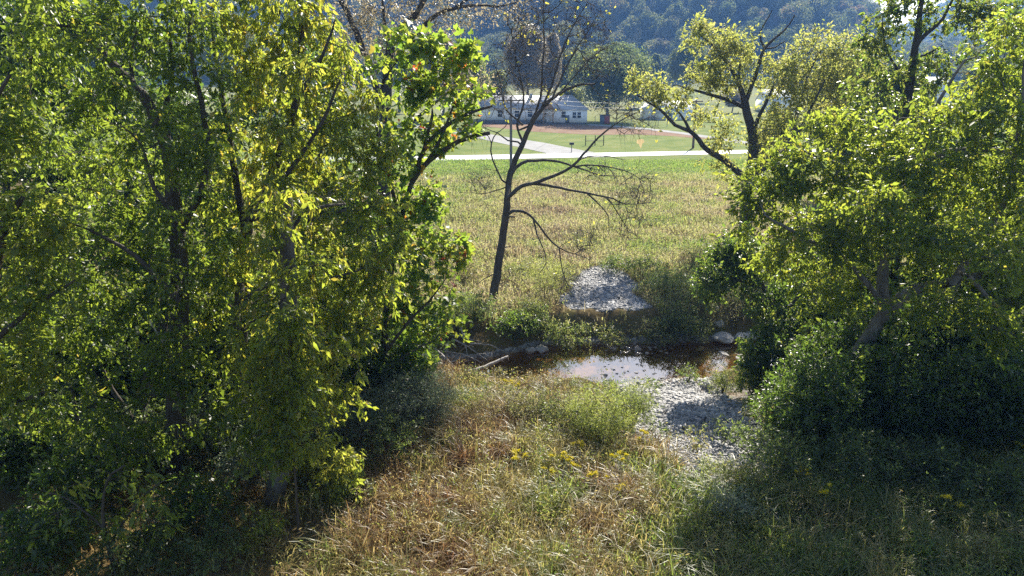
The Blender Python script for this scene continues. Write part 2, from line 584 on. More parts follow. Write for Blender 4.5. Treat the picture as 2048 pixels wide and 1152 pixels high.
wx = np.linspace(-40, 50, 91)
wy = np.interp(wx, CREEK[:, 0], CREEK[:, 1])
sheet('creek_water', [((x, y + 3.6, WZ), (x, y - 3.6, WZ)) for x, y in zip(wx, wy)], water_mat())

# road, drive, lane, bare soil: flat sheets a little above the level valley floor
ra, rb = G(870, 322), G(1420, 309)
rc, rd = G(870, 312), G(1420, 302)


def ext(a, b, s):
    return a + (b - a) * s


Z1, Z2, Z3 = np.array([0, 0, .012]), np.array([0, 0, .024]), np.array([0, 0, .036])
sheet('road', [(ext(ra, rb, s) + Z3, ext(rc, rd, s) + Z3) for s in (-3.5, -2, -1, 0, .5, 1, 2, 3, 4.5)], M['asphalt'])
drv_u = [(700, 250), (800, 248), (880, 252), (940, 261), (1000, 272), (1090, 286), (1165, 301), (1190, 305)]
drv_l = [(690, 257), (800, 255), (880, 259), (930, 271), (985, 283), (1050, 297), (1090, 306), (1100, 310)]
sheet('driveway', [(G(*b) + Z2, G(*a) + Z2) for a, b in zip(drv_u, drv_l)], M['concrete'])
ln_u = [(1176, 248), (1240, 252), (1300, 257), (1360, 264), (1440, 275), (1540, 290)]
ln_l = [(1176, 250.5), (1240, 255), (1300, 260.5), (1360, 268), (1440, 280), (1530, 296)]
sheet('gravel_lane', [(G(*b) + Z2, G(*a) + Z2) for a, b in zip(ln_u, ln_l)], M['concrete'])
so_u = [(930, 246), (990, 246), (1060, 246), (1130, 247), (1200, 252), (1270, 258), (1340, 264), (1420, 272), (1470, 280)]
so_l = [(930, 251), (990, 255), (1060, 263), (1130, 267), (1200, 270), (1270, 269), (1340, 272), (1400, 277), (1470, 283)]
sheet('bare_soil', [(G(*b) + Z1, G(*a) + Z1) for a, b in zip(so_u, so_l)], M['red_soil'])

# ------------------------------------------------------------------ foliage and tree engine
def leaf_template(kind):
    if kind == 'leaflet':          # folded rhombus
        v = np.array([[0, 0, 0], [.42, .5, .14], [1, 0, -.10], [.42, -.5, .14]])
        f = np.array([[0, 2, 1], [0, 3, 2]])
    elif kind == 'broad':          # lobed leaf
        v = np.array([[0, 0, 0], [.02, .42, .08], [.38, .55, .10], [.48, .26, .03], [1, 0, -.08], [.48, -.26, .03], [.38, -.55, .10], [.02, -.42, .08]])
        f = np.array([[0, 2, 1], [0, 3, 2], [0, 4, 3], [0, 5, 4], [0, 6, 5], [0, 7, 6]])
    else:                          # ovate
        v = np.array([[0, 0, 0], [.25, .45, .12], [.65, .38, .08], [1, 0, -.12], [.65, -.38, .08], [.25, -.45, .12]])
        f = np.array([[0, 3, 2], [0, 2, 1], [0, 4, 3], [0, 5, 4]])
    return v, f


def put_leaves(mb, pos, axis, up, length, width, a, kind='leaflet', m=0):
    """one small bent leaf per row; axis = from stalk to tip, up = side that faces up"""
    v, f = leaf_template(kind)
    axis = nrm(axis)
    side = nrm(np.cross(up, axis))
    n = np.cross(axis, side)
    N = len(pos)
    L = np.broadcast_to(length, N)[:, None, None]
    Wd = np.broadcast_to(width, N)[:, None, None]
    V = pos[:, None] + axis[:, None] * v[None, :, 0:1] * L + side[:, None] * v[None, :, 1:2] * Wd + n[:, None] * v[None, :, 2:3] * Wd
    fs = (f[None] + (np.arange(N) * len(v))[:, None, None]).reshape(-1, f.shape[1])
    mb.add(V.reshape(-1, 3), fs, np.repeat(a, len(v)), m)


def catmull(P, n):
    P = np.asarray(P, float)
    if len(P) < 3:
        t = np.linspace(0, 1, n)[:, None]
        return P[0] * (1 - t) + P[-1] * t
    Q = np.vstack([2 * P[0] - P[1], P, 2 * P[-1] - P[-2]])
    out = []
    k = len(P) - 1
    for u in np.linspace(0, k - 1e-6, n):
        i = int(u)
        t = u - i
        a, b, c, d = Q[i], Q[i + 1], Q[i + 2], Q[i + 3]
        out.append(.5 * (2 * b + (c - a) * t + (2 * a - 5 * b + 4 * c - d) * t * t + (3 * b - a - 3 * c + d) * t ** 3))
    return np.array(out)


class Skeleton:
    def __init__(self, rng, step=.35):
        self.r, self.step, self.n = rng, step, 0
        self.P, self.T = np.zeros((60000, 3)), np.zeros((60000, 3))
        self.par, self.rad = np.full(60000, -1), np.zeros(60000)

    def node(self, p, par, rad=0.0):
        i = self.n
        self.P[i] = p
        self.par[i] = par
        self.rad[i] = rad
        self.T[i] = nrm(p - self.P[par]) if par >= 0 else (0, 0, 1)
        self.n += 1
        return i

    def limb(self, pts, r0, r1, wig=.03):
        pts = np.asarray(pts, float)
        L = np.linalg.norm(np.diff(pts, axis=0), axis=1).sum()
        k = max(3, int(L / self.step) + 1)
        C = catmull(pts, k)
        C[1:-1] += self.r.normal(size=(k - 2, 3)) * wig * self.step
        rr = np.linspace(r0, r1, k)
        if self.n == 0:
            j = self.node(C[0], -1, rr[0])
        else:
            j = int(np.argmin(np.linalg.norm(self.P[:self.n] - C[0], axis=1)))
            if np.linalg.norm(self.P[j] - C[0]) > self.step * .6:
                j = self.node(C[0], j, rr[0])
        for p, r in zip(C[1:], rr[1:]):
            j = self.node(p, j, r)
        return j

    def reach(self, targets, wig=.10, arch=.22, maxlen=1e9):
        """join every target to the best placed earlier node by a bent branch"""
        if len(targets) == 0:
            return np.zeros(0, int)
        base = self.P[:self.n]
        d0 = np.array([np.min(np.linalg.norm(base - t, axis=1)) for t in targets])
        ends = np.zeros(len(targets), int)
        for q in np.argsort(d0):
            t = targets[q]
            D = t - self.P[:self.n]
            d = np.linalg.norm(D, axis=1) + 1e-6
            cs = (D * self.T[:self.n]).sum(1) / d
            j = int(np.argmin(d * (1.35 - .45 * cs)))
            L = d[j]
            k = max(1, int(round(L / self.step)))
            p0, tan = self.P[j].copy(), self.T[j].copy()
            dv = t - p0
            side = self.r.normal(size=3) * L * wig
            b = j
            for i in range(1, k + 1):
                s = i / k
                bow = math.sin(math.pi * s) * (1 - .4 * s)
                p = p0 + dv * s + tan * L * arch * bow + side * bow
                if i < k:
                    p = p + self.r.normal(size=3) * self.step * .07
                b = self.node(p, b)
            ends[q] = b
        return ends

    def mesh(self, mb, rt=.006, expo=2.3, m=0, cut=.035):
        n = self.n
        P, par = self.P[:n], self.par[:n]
        kids = np.zeros(n)
        np.add.at(kids, par[par >= 0], 1)
        acc = np.where(kids == 0, 1.0, 0.0)
        for i in range(n - 1, 0, -1):
            if par[i] >= 0:
                acc[par[i]] += acc[i]
        r = np.where(self.rad[:n] > 0, self.rad[:n], rt * acc ** (1 / expo))
        for i in range(1, n):
            if par[i] >= 0 and r[i] > r[par[i]]:
                r[i] = r[par[i]]
        main = np.full(n, -1)
        best = np.zeros(n)
        for i in range(1, n):
            p = par[i]
            if p >= 0 and r[i] > best[p]:
                best[p], main[p] = r[i], i
        I = np.where(par >= 0)[0]
        p = par[I]
        ismain = main[p] == I
        T = self.T[:n].copy()
        T[I] = nrm(P[I] - P[p])
        # smooth tangent at joints: average with the main child's
        Tj = T.copy()
        has = main >= 0
        Tj[has] = nrm(T[has] + T[main[has]])
        ta = np.where(ismain[:, None], Tj[p], T[I])
        ra = np.where(ismain, r[p], np.minimum(r[p], r[I] * 1.25))
        big = np.maximum(ra, r[I]) > cut
        for sel, sides in ((big, 8), (~big, 4)):
            if sel.any():
                mb.rings(P[p][sel], P[I][sel], ta[sel], Tj[I][sel], ra[sel], r[I][sel], sides, None, m)
        self.r_all = r


def ball(rng, n, shell=.55):
    d = nrm(rng.normal(size=(n, 3)))
    return d * (shell + (1 - shell) * rng.random((n, 1))) ** .8 if shell > 0 else d * rng.random((n, 1)) ** (1 / 3)


class Tree:
    """limbs: lists of photo points with a width in photo pixels; lobes: leafy masses"""
    def __init__(self, name, label, cat, seed, Y, step=.35, group=None):
        self.name, self.label, self.cat, self.group = name, label, cat, group
        self.r, self.Y = np.random.default_rng(seed), Y
        self.sk = Skeleton(self.r, step)
        self.tg, self.base = [], None

    def limb(self, pts, w0, w1, Y=None, wig=.03):
        P = []
        for p in pts:
            P.append(at(p[0], p[1], p[2] if len(p) > 2 else (Y or self.Y)))
        P = np.array(P)
        s = mpp(self.Y)
        if self.base is None:
            self.base = P[0].copy()
            self.base[2] = float(gz(P[0][0], P[0][1]))
            P[0][2] = self.base[2] - .25
        self.sk.limb(P, w0 * s / 2, w1 * s / 2, wig)
        return self

    def lobe(self, px, py, rx, ry, dY=0.0, rd=None, dens=1.0, n=None):
        Y = self.Y + dY
        c = at(px, py, Y)
        s = mpp(Y, py)
        a = np.array([rx * s, (rd if rd is not None else .75 * .5 * (rx + ry) * s), ry * s])
        k = n or max(4, int(dens * 26 * (a[0] * a[2] + .2) ** .95 * (1 + .25 * a[1])))
        pts = c + ball(self.r, k, .25) * a
        self.tg.append(pts)
        return self

    def lobes(self, rows, dens=1.0):
        for q in rows:
            self.lobe(*q[:4], *(q[4:] if len(q) > 4 else ()), dens=dens)
        return self

    def finish(self, leaf, bark, twigs=4, tlen=.55, comp=4, leaflets=4, size=.13, ratio=.42, droop=.75, kind='leaflet',
               bias=0.0, upbias=.6, keep=1.0, rt=.006, spread=.07, minz=None):
        r = self.r
        tg = np.concatenate(self.tg)
        g = gz(tg[:, 0], tg[:, 1])
        tg = tg[tg[:, 2] > g + .35]
        ends = self.sk.reach(tg)
        wood, crown = MB(), MB()
        self.sk.mesh(wood, rt)
        root = empty(self.name, self.base, self.label, self.cat, self.group)
        # twigs
        E = np.repeat(ends, twigs)
        out = self.sk.T[E]
        d = nrm(out * .7 + r.normal(size=out.shape) * .75 + np.array([0, 0, .15]))
        A = self.sk.P[E]
        Lt = tlen * r.uniform(.5, 1.15, len(E))[:, None]
        mid = A + d * Lt * .55
        tip = A + d * Lt + np.array([0, 0, -1]) * Lt * .30 * droop
        sel = r.random(len(E)) < .8
        wood.seg(A[sel], mid[sel], rt * .8, rt * .6, 3)
        wood.seg(mid[sel], tip[sel], rt * .6, rt * .3, 3)
        # compound leaves along each twig
        k = np.repeat(np.arange(len(E)), comp)
        s = r.uniform(.15, 1.05, len(k))[:, None]
        Pc = A[k] * (1 - s) ** 2 + 2 * mid[k] * s * (1 - s) + tip[k] * s * s
        ax = nrm(d[k] * .5 + r.normal(size=(len(k), 3)) * .55 + np.array([0, 0, -droop]))
        keepm = r.random(len(k)) < keep
        Pc, ax = Pc[keepm], ax[keepm]
        j = np.repeat(np.arange(len(Pc)), leaflets)
        a2 = nrm(ax[j] + r.normal(size=(len(j), 3)) * .38)
        pos = Pc[j] + ax[j] * (r.uniform(0, spread * 2.2, (len(j), 1))) + r.normal(size=(len(j), 3)) * spread * .55
        up = r.normal(size=(len(j), 3)) * .6 + np.array([0, 0, upbias])
        L = size * np.clip(r.lognormal(-.12, .36, len(j)), .35, 1.75)
        cl = fnoise(pos, 1.6, int(abs(self.base[0] * 100)) + 5) * .16 + fnoise(pos, .5, 77) * .08
        a = np.clip(.45 + bias + cl + r.normal(size=len(j)) * .16, 0, 1)
        lone = r.random(len(j)) < .012
        a[lone] = r.uniform(.9, 1.0, lone.sum())
        put_leaves(crown, pos, a2, up, L, L * ratio, a, kind)
        wood.build('trunk', bark, root, self.base, smooth=True)
        crown.build('crown', leaf, root, self.base)
        self.root = root
        return root

# ------------------------------------------------------------------ the large trees by the creek
# far-side bare tree in the middle
t = Tree('bare_tree', 'almost bare dark tree standing alone behind the pool, its lower limbs arching to the right', 'tree', 3, 31.0, .30)
t.limb([(984, 628), (992, 560), (1001, 500), (1012, 430), (1016, 390), (1020, 350), (1040, 300), (1058, 258), (1078, 225), (1105, 196), (1150, 172, 30), (1190, 168, 29.5)], 18.8, 3.2)
t.limb([(1018, 372), (1024, 345), (1046, 325), (1076, 321), (1112, 322), (1140, 330), (1170, 340), (1200, 350), (1240, 352)], 7.7, 1.6, 30.5)
t.limb([(1014, 398), (1028, 384), (1048, 370), (1075, 368), (1105, 373), (1140, 380), (1180, 388), (1220, 395), (1250, 408), (1300, 405)], 8.9, 1.6, 30)
t.limb([(1062, 369, 30), (1100, 355, 29.7), (1140, 336, 29.4), (1170, 305, 29.2), (1200, 272, 29), (1235, 245, 28.8), (1275, 225, 28.6)], 7.1, 1.2)
t.limb([(1140, 336, 29.4), (1175, 330, 29.2), (1215, 334, 29), (1260, 345, 29), (1290, 365, 28.9)], 3.5, 1.2)
t.limb([(1140, 336, 29.4), (1170, 314, 29.8), (1210, 312, 30), (1250, 320, 30)], 2.9, 1.0)
t.limb([(1170, 385, 30), (1195, 405, 29.8), (1215, 430, 29.6), (1218, 470, 29.5)], 3.5, 1.1)
t.limb([(1215, 394, 30), (1235, 425, 29.8), (1255, 455, 29.6), (1272, 472, 29.5)], 2.4, 0.9)
t.limb([(1014, 432), (1026, 422), (1046, 423), (1066, 436), (1092, 470), (1118, 496), (1150, 508), (1180, 520)], 7.1, 1.3, 30)
t.limb([(1068, 438, 30), (1074, 470, 29.8), (1086, 495, 29.6), (1092, 525, 29.5), (1076, 550, 29.4)], 3.5, 1.1)
t.limb([(1118, 496, 30), (1124, 540, 29.8), (1136, 570, 29.6), (1144, 590, 29.5)], 2.7, 0.9)
t.limb([(1044, 280), (1034, 250), (1048, 205), (1040, 150), (1030, 110), (1022, 60)], 5.3, 1.6, 31.5)
t.limb([(1058, 252), (1080, 200), (1085, 140), (1088, 80), (1086, 25), (1090, -20)], 5.3, 1.3, 31.5)
t.limb([(1080, 222), (1100, 180), (1115, 130), (1128, 90), (1150, 45), (1175, 5)], 4.7, 1.2, 31)
t.limb([(1105, 196), (1125, 150), (1148, 105), (1178, 60), (1196, 28)], 4.1, 1.0, 30.5)
t.limb([(1120, 186), (1160, 140), (1190, 110), (1230, 85)], 2.9, 1.0, 30.2)
t.limb([(1045, 250), (1010, 215), (1000, 160), (985, 120)], 4.1, 1.1, 32)
t.limb([(1036, 284), (1012, 280), (1000, 268), (985, 262), (960, 252)], 3.5, 1.0, 31)
t.limb([(1012, 372), (998, 350), (984, 315), (982, 290), (990, 270), (1000, 262)], 4.1, 1.6, 31)
t.limb([(1014, 376), (990, 382), (965, 388), (940, 384)], 2.4, 0.9, 30.5)
t.limb([(988, 548), (975, 552), (962, 562), (955, 568)], 2.4, 1.0, 30.6)
t.limb([(1004, 496), (1014, 494), (1022, 493)], 2.4, 1.6, 30.6)
t.limb([(1014, 434), (1022, 434), (1030, 434)], 3.5, 3.2, 30.6)
t.lobes([(1090, 20, 40, 50), (1150, 30, 50, 50), (1185, 70, 50, 60), (1030, 80, 40, 60), (1000, 200, 40, 50), (1060, 60, 60, 60), (1120, 90, 60, 60), (1010, 130, 40, 50), (1190, 130, 60, 40), (1240, 215, 50, 30, -1.5), (1270, 250, 50, 30, -2), (1200, 345, 70, 20, -1.5),
         (1280, 370, 40, 40, -1.8), (1260, 400, 60, 30, -1), (960, 360, 40, 30), (950, 262, 30, 30), (1170, 480, 40, 40, -1), (1080, 190, 60, 60), (1260, 440, 40, 40, -1), (1140, 560, 30, 30, -1)], dens=2.1)
t.finish(M['yellow_leaf'], M['bare_bark'], twigs=3, tlen=.6, comp=2, leaflets=2, size=.12, ratio=.6, keep=.02, droop=.4, bias=.3, rt=.008, kind='ovate')

# far-side spreading tree at the right of the meadow
t = Tree('spreading_tree', 'wide spreading tree with open yellow green crown and dark forked limbs at the meadow edge', 'tree', 7, 43.0, .45)
t.limb([(1492, 500), (1492, 430), (1496, 380), (1502, 345), (1508, 300), (1505, 265), (1496, 232), (1490, 205)], 26, 14)
t.limb([(1496, 358), (1478, 345), (1445, 318), (1415, 300), (1398, 280), (1380, 262), (1350, 250), (1328, 226), (1300, 206), (1275, 190)], 14, 3)
t.limb([(1378, 262), (1372, 245), (1362, 230), (1350, 215)], 7, 2)
t.limb([(1490, 220), (1470, 205), (1430, 192), (1395, 182), (1370, 175), (1350, 170)], 9, 2)
t.limb([(1490, 206), (1482, 180), (1470, 150), (1450, 120), (1425, 90), (1400, 70)], 11, 2.5)
t.limb([(1480, 170), (1478, 140), (1482, 110)], 6, 2)
t.limb([(1492, 205), (1500, 180), (1515, 140), (1525, 105), (1545, 80), (1570, 60), (1590, 30)], 9, 2)
t.limb([(1527, 100), (1520, 70), (1530, 45), (1545, 20)], 4, 1.5)
t.limb([(1525, 105), (1550, 95), (1570, 82)], 4, 1.5)
t.limb([(1506, 260), (1520, 230), (1540, 190), (1550, 165)], 9, 3)
t.limb([(1504, 350), (1530, 335), (1560, 310), (1590, 275), (1620, 220), (1650, 160)], 13, 3, 43)
t.limb([(1580, 290), (1600, 200), (1625, 130), (1650, 90)], 8, 2, 44)
t.lobes([(1420, 75, 50, 35), (1400, 60, 30, 25), (1470, 95, 40, 35), (1500, 110, 35, 30), (1455, 130, 40, 30), (1300, 180, 40, 30), (1270, 160, 25, 20), (1330, 190, 45, 30),
         (1360, 205, 30, 22), (1400, 165, 40, 25), (1440, 175, 35, 22), (1480, 165, 30, 25), (1420, 145, 30, 22), (1550, 135, 35, 30), (1570, 165, 40, 30), (1545, 185, 25, 25), (1410, 235, 30, 25), (1440, 300, 30, 30), (1460, 260, 25, 25),
         (1530, 260, 45, 40), (1560, 230, 40, 35), (1450, 335, 30, 16), (1520, 310, 30, 25), (1600, 120, 40, 40, 1), (1640, 90, 45, 35, 1), (1680, 120, 50, 40, 1), (1640, 160, 50, 40, 1), (1690, 180, 50, 50, 1), (1600, 190, 40, 40, 1), (1720, 110, 50, 50, 2), (1650, 230, 50, 40, 1)], dens=.5)
t.finish(M['olive_leaf'], M['bark'], twigs=4, tlen=.7, comp=4, leaflets=3, size=.17, ratio=.5, droop=.3, bias=.2, kind='ovate', spread=.12)

# tall thin tree against the sky at the right
t = Tree('slender_tree', 'tall slender tree whose dark upright trunk stands out against the bright sky gap', 'tree', 9, 30.0, .35)
t.limb([(1780, 560), (1800, 400), (1808, 300), (1815, 210), (1825, 130), (1835, 70), (1840, 20), (1850, -50)], 22, 7)
t.limb([(1828, 95), (1850, 70), (1880, 45), (1900, 10), (1915, -30)], 9, 3)
t.limb([(1815, 170), (1790, 130), (1770, 90), (1765, 50)], 6, 2)
t.limb([(1826, 120), (1860, 105), (1885, 90)], 5, 2)
t.lobes([(1775, 40, 30, 40), (1770, 75, 30, 30), (1800, 15, 35, 25), (1850, 40, 40, 25), (1900, 20, 50, 25), (1960, 10, 50, 20), (1880, -20, 70, 25), (1930, 40, 40, 25), (1990, 25, 40, 25), (1830, -40, 60, 30), (1750, 110, 40, 25),
         (1780, 150, 50, 40), (1850, 150, 50, 40), (1900, 110, 50, 30), (1740, 190, 50, 40), (1820, 230, 60, 50), (1980, 60, 40, 20), (2040, 30, 40, 30), (1720, 80, 20, 20)], dens=.55)
t.finish(M['deep_leaf'], M['bark'], twigs=4, tlen=.5, comp=4, leaflets=3, size=.15, ratio=.55, droop=.4, bias=.35, kind='ovate')

# right-hand leaning box elder
t = Tree('leaning_tree', 'broad dense green tree on the right with a pale trunk leaning to the right', 'tree', 13, 20.5, .35)
t.limb([(1685, 800), (1705, 728), (1735, 680), (1752, 650), (1780, 618), (1815, 585), (1860, 572), (1920, 560), (1990, 545), (2080, 530)], 36, 12)
t.limb([(1768, 630), (1765, 560), (1766, 500), (1778, 428), (1805, 385), (1830, 358), (1870, 312), (1920, 300), (1980, 300), (2060, 316)], 24, 7)
t.limb([(1768, 470), (1720, 400), (1660, 350), (1620, 300)], 12, 4, 21)
t.limb([(1830, 358), (1850, 280), (1880, 200), (1930, 120)], 12, 4, 20.5)
t.limb([(1760, 600), (1690, 520), (1600, 470), (1530, 430)], 12, 4, 20)
t.limb([(1905, 565), (1960, 480), (2010, 400), (2040, 250), (2050, 120)], 16, 5, 19.5)
t.limb([(1940, 555), (1990, 610), (2040, 660)], 9, 4, 18)
t.lobes([(2020, 70, 60, 50, 0), (2060, 150, 60, 60), (1970, 150, 60, 45), (1900, 210, 60, 40), (1950, 230, 70, 50, -1), (2030, 240, 70, 60, -1), (1830, 255, 70, 40), (1750, 270, 60, 40, 1), (1690, 250, 50, 35, 1.5), (1640, 260, 55, 35, 1.5),
         (1600, 310, 60, 40, .5), (1545, 345, 55, 35, .5), (1500, 385, 45, 35, .3), (1560, 400, 60, 40), (1640, 350, 70, 50), (1720, 340, 70, 50), (1800, 330, 70, 50, -1), (1880, 330, 70, 60, -1), (1980, 340, 80, 60, -1), (2050, 380, 70, 70, -1.5),
         (1500, 430, 40, 40), (1600, 460, 70, 50), (1690, 440, 70, 60, .5), (1780, 450, 70, 60), (1870, 440, 80, 60, -1), (1960, 450, 80, 60, -1), (2040, 490, 80, 60, -1), (1560, 520, 60, 50), (1650, 540, 60, 50, 1), (1720, 560, 40, 50, 1.5),
         (1860, 520, 70, 40, 0), (1950, 560, 80, 60, 0), (2040, 590, 80, 60, -1), (1900, 640, 70, 50, 1), (1990, 680, 80, 60, 0), (1830, 680, 50, 50, 1.5), (2110, 300, 60, 120, 0), (2120, 520, 60, 120, 0), (1930, 400, 60, 60, 1.5), (1700, 380, 60, 50, 2),
         (1850, 600, 60, 40, -2.5), (1930, 620, 70, 45, -3), (2010, 520, 60, 50, -3.5), (1820, 480, 60, 50, -2.5), (1700, 500, 60, 50, -1.5), (1640, 460, 60, 45, -1.5), (1750, 400, 60, 45, -2), (1900, 480, 70, 50, -2.5), (2000, 640, 60, 50, -3.5), (1640, 600, 60, 50, -1)], dens=.70)
t.finish(M['box_elder'], M['grey_bark'], twigs=4, tlen=.55, comp=4, leaflets=4, size=.15, ratio=.46, droop=.6, bias=-.02)

t = Tree('overhanging_tree', 'small leafy tree overhanging the right end of the pool', 'tree', 17, 25.2, .3)
t.limb([(1585, 800), (1560, 700), (1540, 610), (1510, 540), (1480, 500)], 16, 4)
t.limb([(1550, 650), (1600, 590), (1640, 560)], 8, 3)
t.limb([(1530, 580), (1450, 550), (1420, 540)], 7, 2)
t.lobes([(1470, 505, 50, 30), (1520, 520, 50, 40), (1430, 540, 40, 35), (1480, 560, 55, 40), (1540, 580, 55, 45), (1530, 640, 45, 45, -1), (1520, 690, 40, 35, -1.2), (1570, 680, 50, 50), (1600, 620, 60, 50), (1420, 580, 30, 25), (1560, 740, 50, 40), (1510, 735, 35, 30, -1.5), (1650, 640, 50, 60), (1640, 720, 60, 50), (1525, 715, 45, 35, -2), (1575, 705, 50, 35, -2), (1540, 760, 50, 30, -2.2), (1440, 510, 40, 30, .5), (1480, 480, 40, 30, .8), (1420, 555, 35, 30, -.8)], dens=1.0)
t.finish(M['deep_leaf'], M['bark'], twigs=4, tlen=.4, comp=4, leaflets=4, size=.125, ratio=.5, droop=.6, bias=.18)

# left: background big tree with bare brownish crown at the top
t = Tree('brown_crowned_tree', 'tall half-bare tree with thin brownish crown at the top edge, behind the red-flecked tree', 'tree', 19, 36.0, .4)
t.limb([(772, 600), (770, 480), (768, 330), (772, 200), (776, 150), (780, 100), (800, 60), (830, 30), (860, -20)], 30, 9)
t.limb([(772, 260), (760, 200), (738, 130), (715, 70), (695, 25), (670, -20)], 16, 9)
t.limb([(778, 130), (820, 90), (850, 50), (880, 25), (920, 15), (960, 10), (1000, 12), (1040, 2)], 11, 2)
t.limb([(780, 100), (770, 50), (765, 0)], 9, 4)
t.limb([(905, 18), (950, -10), (990, -30)], 6, 2)
t.limb([(774, 300), (830, 240), (890, 190), (940, 160)], 9, 2)
t.lobes([(760, 20, 50, 40), (820, 20, 50, 35), (720, 60, 50, 40), (740, 110, 40, 40), (800, 70, 50, 30), (880, 0, 60, 30), (700, 20, 50, 40), (830, -40, 100, 40), (930, 30, 50, 25), (1000, 20, 50, 20), (1040, 10, 30, 20), (690, 120, 40, 40), (860, 60, 50, 30), (920, 150, 50, 30, 2), (960, 170, 40, 30, 2)], dens=.7)
t.finish(M['brown_leaf'], M['bark'], twigs=4, tlen=.7, comp=4, leaflets=2, size=.12, ratio=.5, droop=.3, bias=.05, kind='ovate', spread=.15, keep=.75)

# left: red-flecked tree
t = Tree('red_flecked_tree', 'broad-leaved tree with orange red flecks in its crown beside the meadow', 'tree', 23, 21.0, .3)
t.limb([(765, 860), (772, 760), (770, 660), (780, 560), (800, 450), (825, 360), (850, 290), (865, 230)], 18, 6)
t.limb([(800, 450), (780, 360), (755, 270), (760, 180), (800, 110)], 9, 3)
t.limb([(825, 360), (870, 300), (895, 240), (915, 190)], 9, 3)
t.limb([(785, 540), (740, 460), (720, 380)], 7, 2)
t.limb([(835, 350), (860, 320), (900, 293), (940, 275), (980, 266)], 13, 7, 21)
t.limb([(850, 290), (880, 262), (920, 235), (950, 222), (985, 212)], 9, 4, 21)
t.limb([(775, 700), (820, 640), (860, 600), (890, 560)], 7, 2, 20.5)
t.limb([(772, 740), (830, 700), (870, 680)], 5, 2, 20.5)
t.lobes([(830, 70, 30, 25), (800, 95, 35, 28), (850, 100, 40, 30), (790, 140, 40, 35), (850, 150, 45, 35), (900, 150, 40, 40), (940, 110, 22, 30), (930, 190, 35, 35), (870, 200, 45, 35), (810, 210, 45, 40), (920, 240, 35, 30), (770, 270, 40, 40),
         (840, 270, 40, 35), (890, 275, 30, 25), (800, 330, 45, 40), (780, 400, 50, 40), (840, 385, 45, 40), (850, 440, 45, 35), (780, 470, 50, 40), (830, 500, 50, 35), (880, 510, 45, 35), (920, 495, 30, 22), (840, 560, 60, 40), (790, 600, 60, 45), (870, 600, 45, 35),
         (830, 650, 55, 40), (880, 660, 35, 28), (820, 710, 45, 35), (770, 740, 35, 30)], dens=.42)
t.finish(M['maple'], M['bark'], twigs=4, tlen=.4, comp=4, leaflets=2, size=.175, ratio=.95, droop=.35, kind='broad', spread=.12, bias=.10)

# left: bright drooping box elder
t = Tree('drooping_tree', 'large forked tree with bright yellow green drooping leaves in the left thicket', 'tree', 29, 18.5, .35)
t.limb([(480, 870), (482, 700), (484, 570), (491, 490), (500, 430), (532, 376), (562, 300), (592, 200), (602, 80), (600, -30)], 32, 8)
t.limb([(493, 470), (478, 400), (466, 320), (450, 230), (432, 120), (420, 20)], 16, 5)
t.limb([(535, 376), (580, 340), (640, 250), (680, 160)], 12, 4, 18)
t.limb([(500, 440), (560, 430), (620, 440), (690, 420)], 12, 4, 17.5)
t.limb([(484, 600), (560, 560), (640, 560), (720, 540)], 9, 3, 17)
t.limb([(594, 200), (650, 100), (670, 40)], 9, 3, 18)
t.lobes([(500, 20, 60, 50), (580, 30, 60, 50), (640, 40, 40, 50), (540, 100, 60, 50), (620, 120, 60, 50), (680, 110, 40, 45), (470, 100, 50, 50), (500, 180, 60, 50), (580, 200, 60, 55), (660, 200, 60, 50), (720, 200, 35, 40), (700, 270, 55, 45), (620, 290, 60, 50),
         (540, 280, 60, 50), (470, 270, 50, 60), (760, 290, 30, 40), (740, 340, 50, 40), (660, 360, 60, 45), (580, 370, 60, 45), (690, 440, 60, 40, -1), (760, 430, 45, 45, -.5), (630, 460, 55, 40, -1), (550, 470, 50, 45), (740, 510, 55, 40, -1), (660, 540, 60, 40, -1),
         (790, 480, 35, 35, -.5), (590, 560, 50, 35, -1), (720, 590, 55, 35, -1), (640, 630, 60, 35, -1), (550, 640, 50, 40, -1), (480, 340, 45, 50), (450, 420, 50, 50), (470, 540, 50, 50, -.5), (760, 570, 40, 30, -1), (700, 660, 40, 25, -1.5), (520, 720, 50, 40, -1), (600, 700, 50, 35, -1), (560, -40, 120, 50), (440, 30, 50, 50), (410, 620, 50, 50),
         (590, 660, 60, 35, -4.2), (520, 600, 50, 30, -3.5), (620, 520, 40, 25, -3.8), (660, 700, 60, 40, -3.5), (560, 760, 60, 40, -4.2), (620, 800, 60, 40, -3.8), (500, 680, 60, 40, -3.2), (540, 430, 40, 30, -3.2), (690, 780, 45, 40, -2.5), (500, 790, 60, 40, -3.5), (520, 870, 50, 40, -4), (575, 690, 45, 45, -4.6), (565, 790, 55, 45, -4.6), (560, 870, 55, 35, -4.6), (600, 640, 40, 25, -4.6), (560, 240, 45, 40, -1.5), (590, 130, 40, 40, -1.5), (545, 370, 40, 35, -1.5), (495, 480, 35, 35, -1.5), (540, 560, 70, 50, 2.5), (640, 600, 70, 50, 2.5), (700, 540, 60, 50, 2.5), (600, 480, 60, 45, 2.5), (572, 392, 32, 22, -3.7), (560, 500, 30, 22, -3.7), (600, 560, 30, 20, -3.7), (520, 380, 60, 45, 2.5), (680, 680, 60, 45, 2)], dens=.52)
t.finish(M['box_elder'], M['bark'], twigs=4, tlen=.55, comp=4, leaflets=4, size=.165, ratio=.40, droop=1.25, bias=.18, upbias=.2)

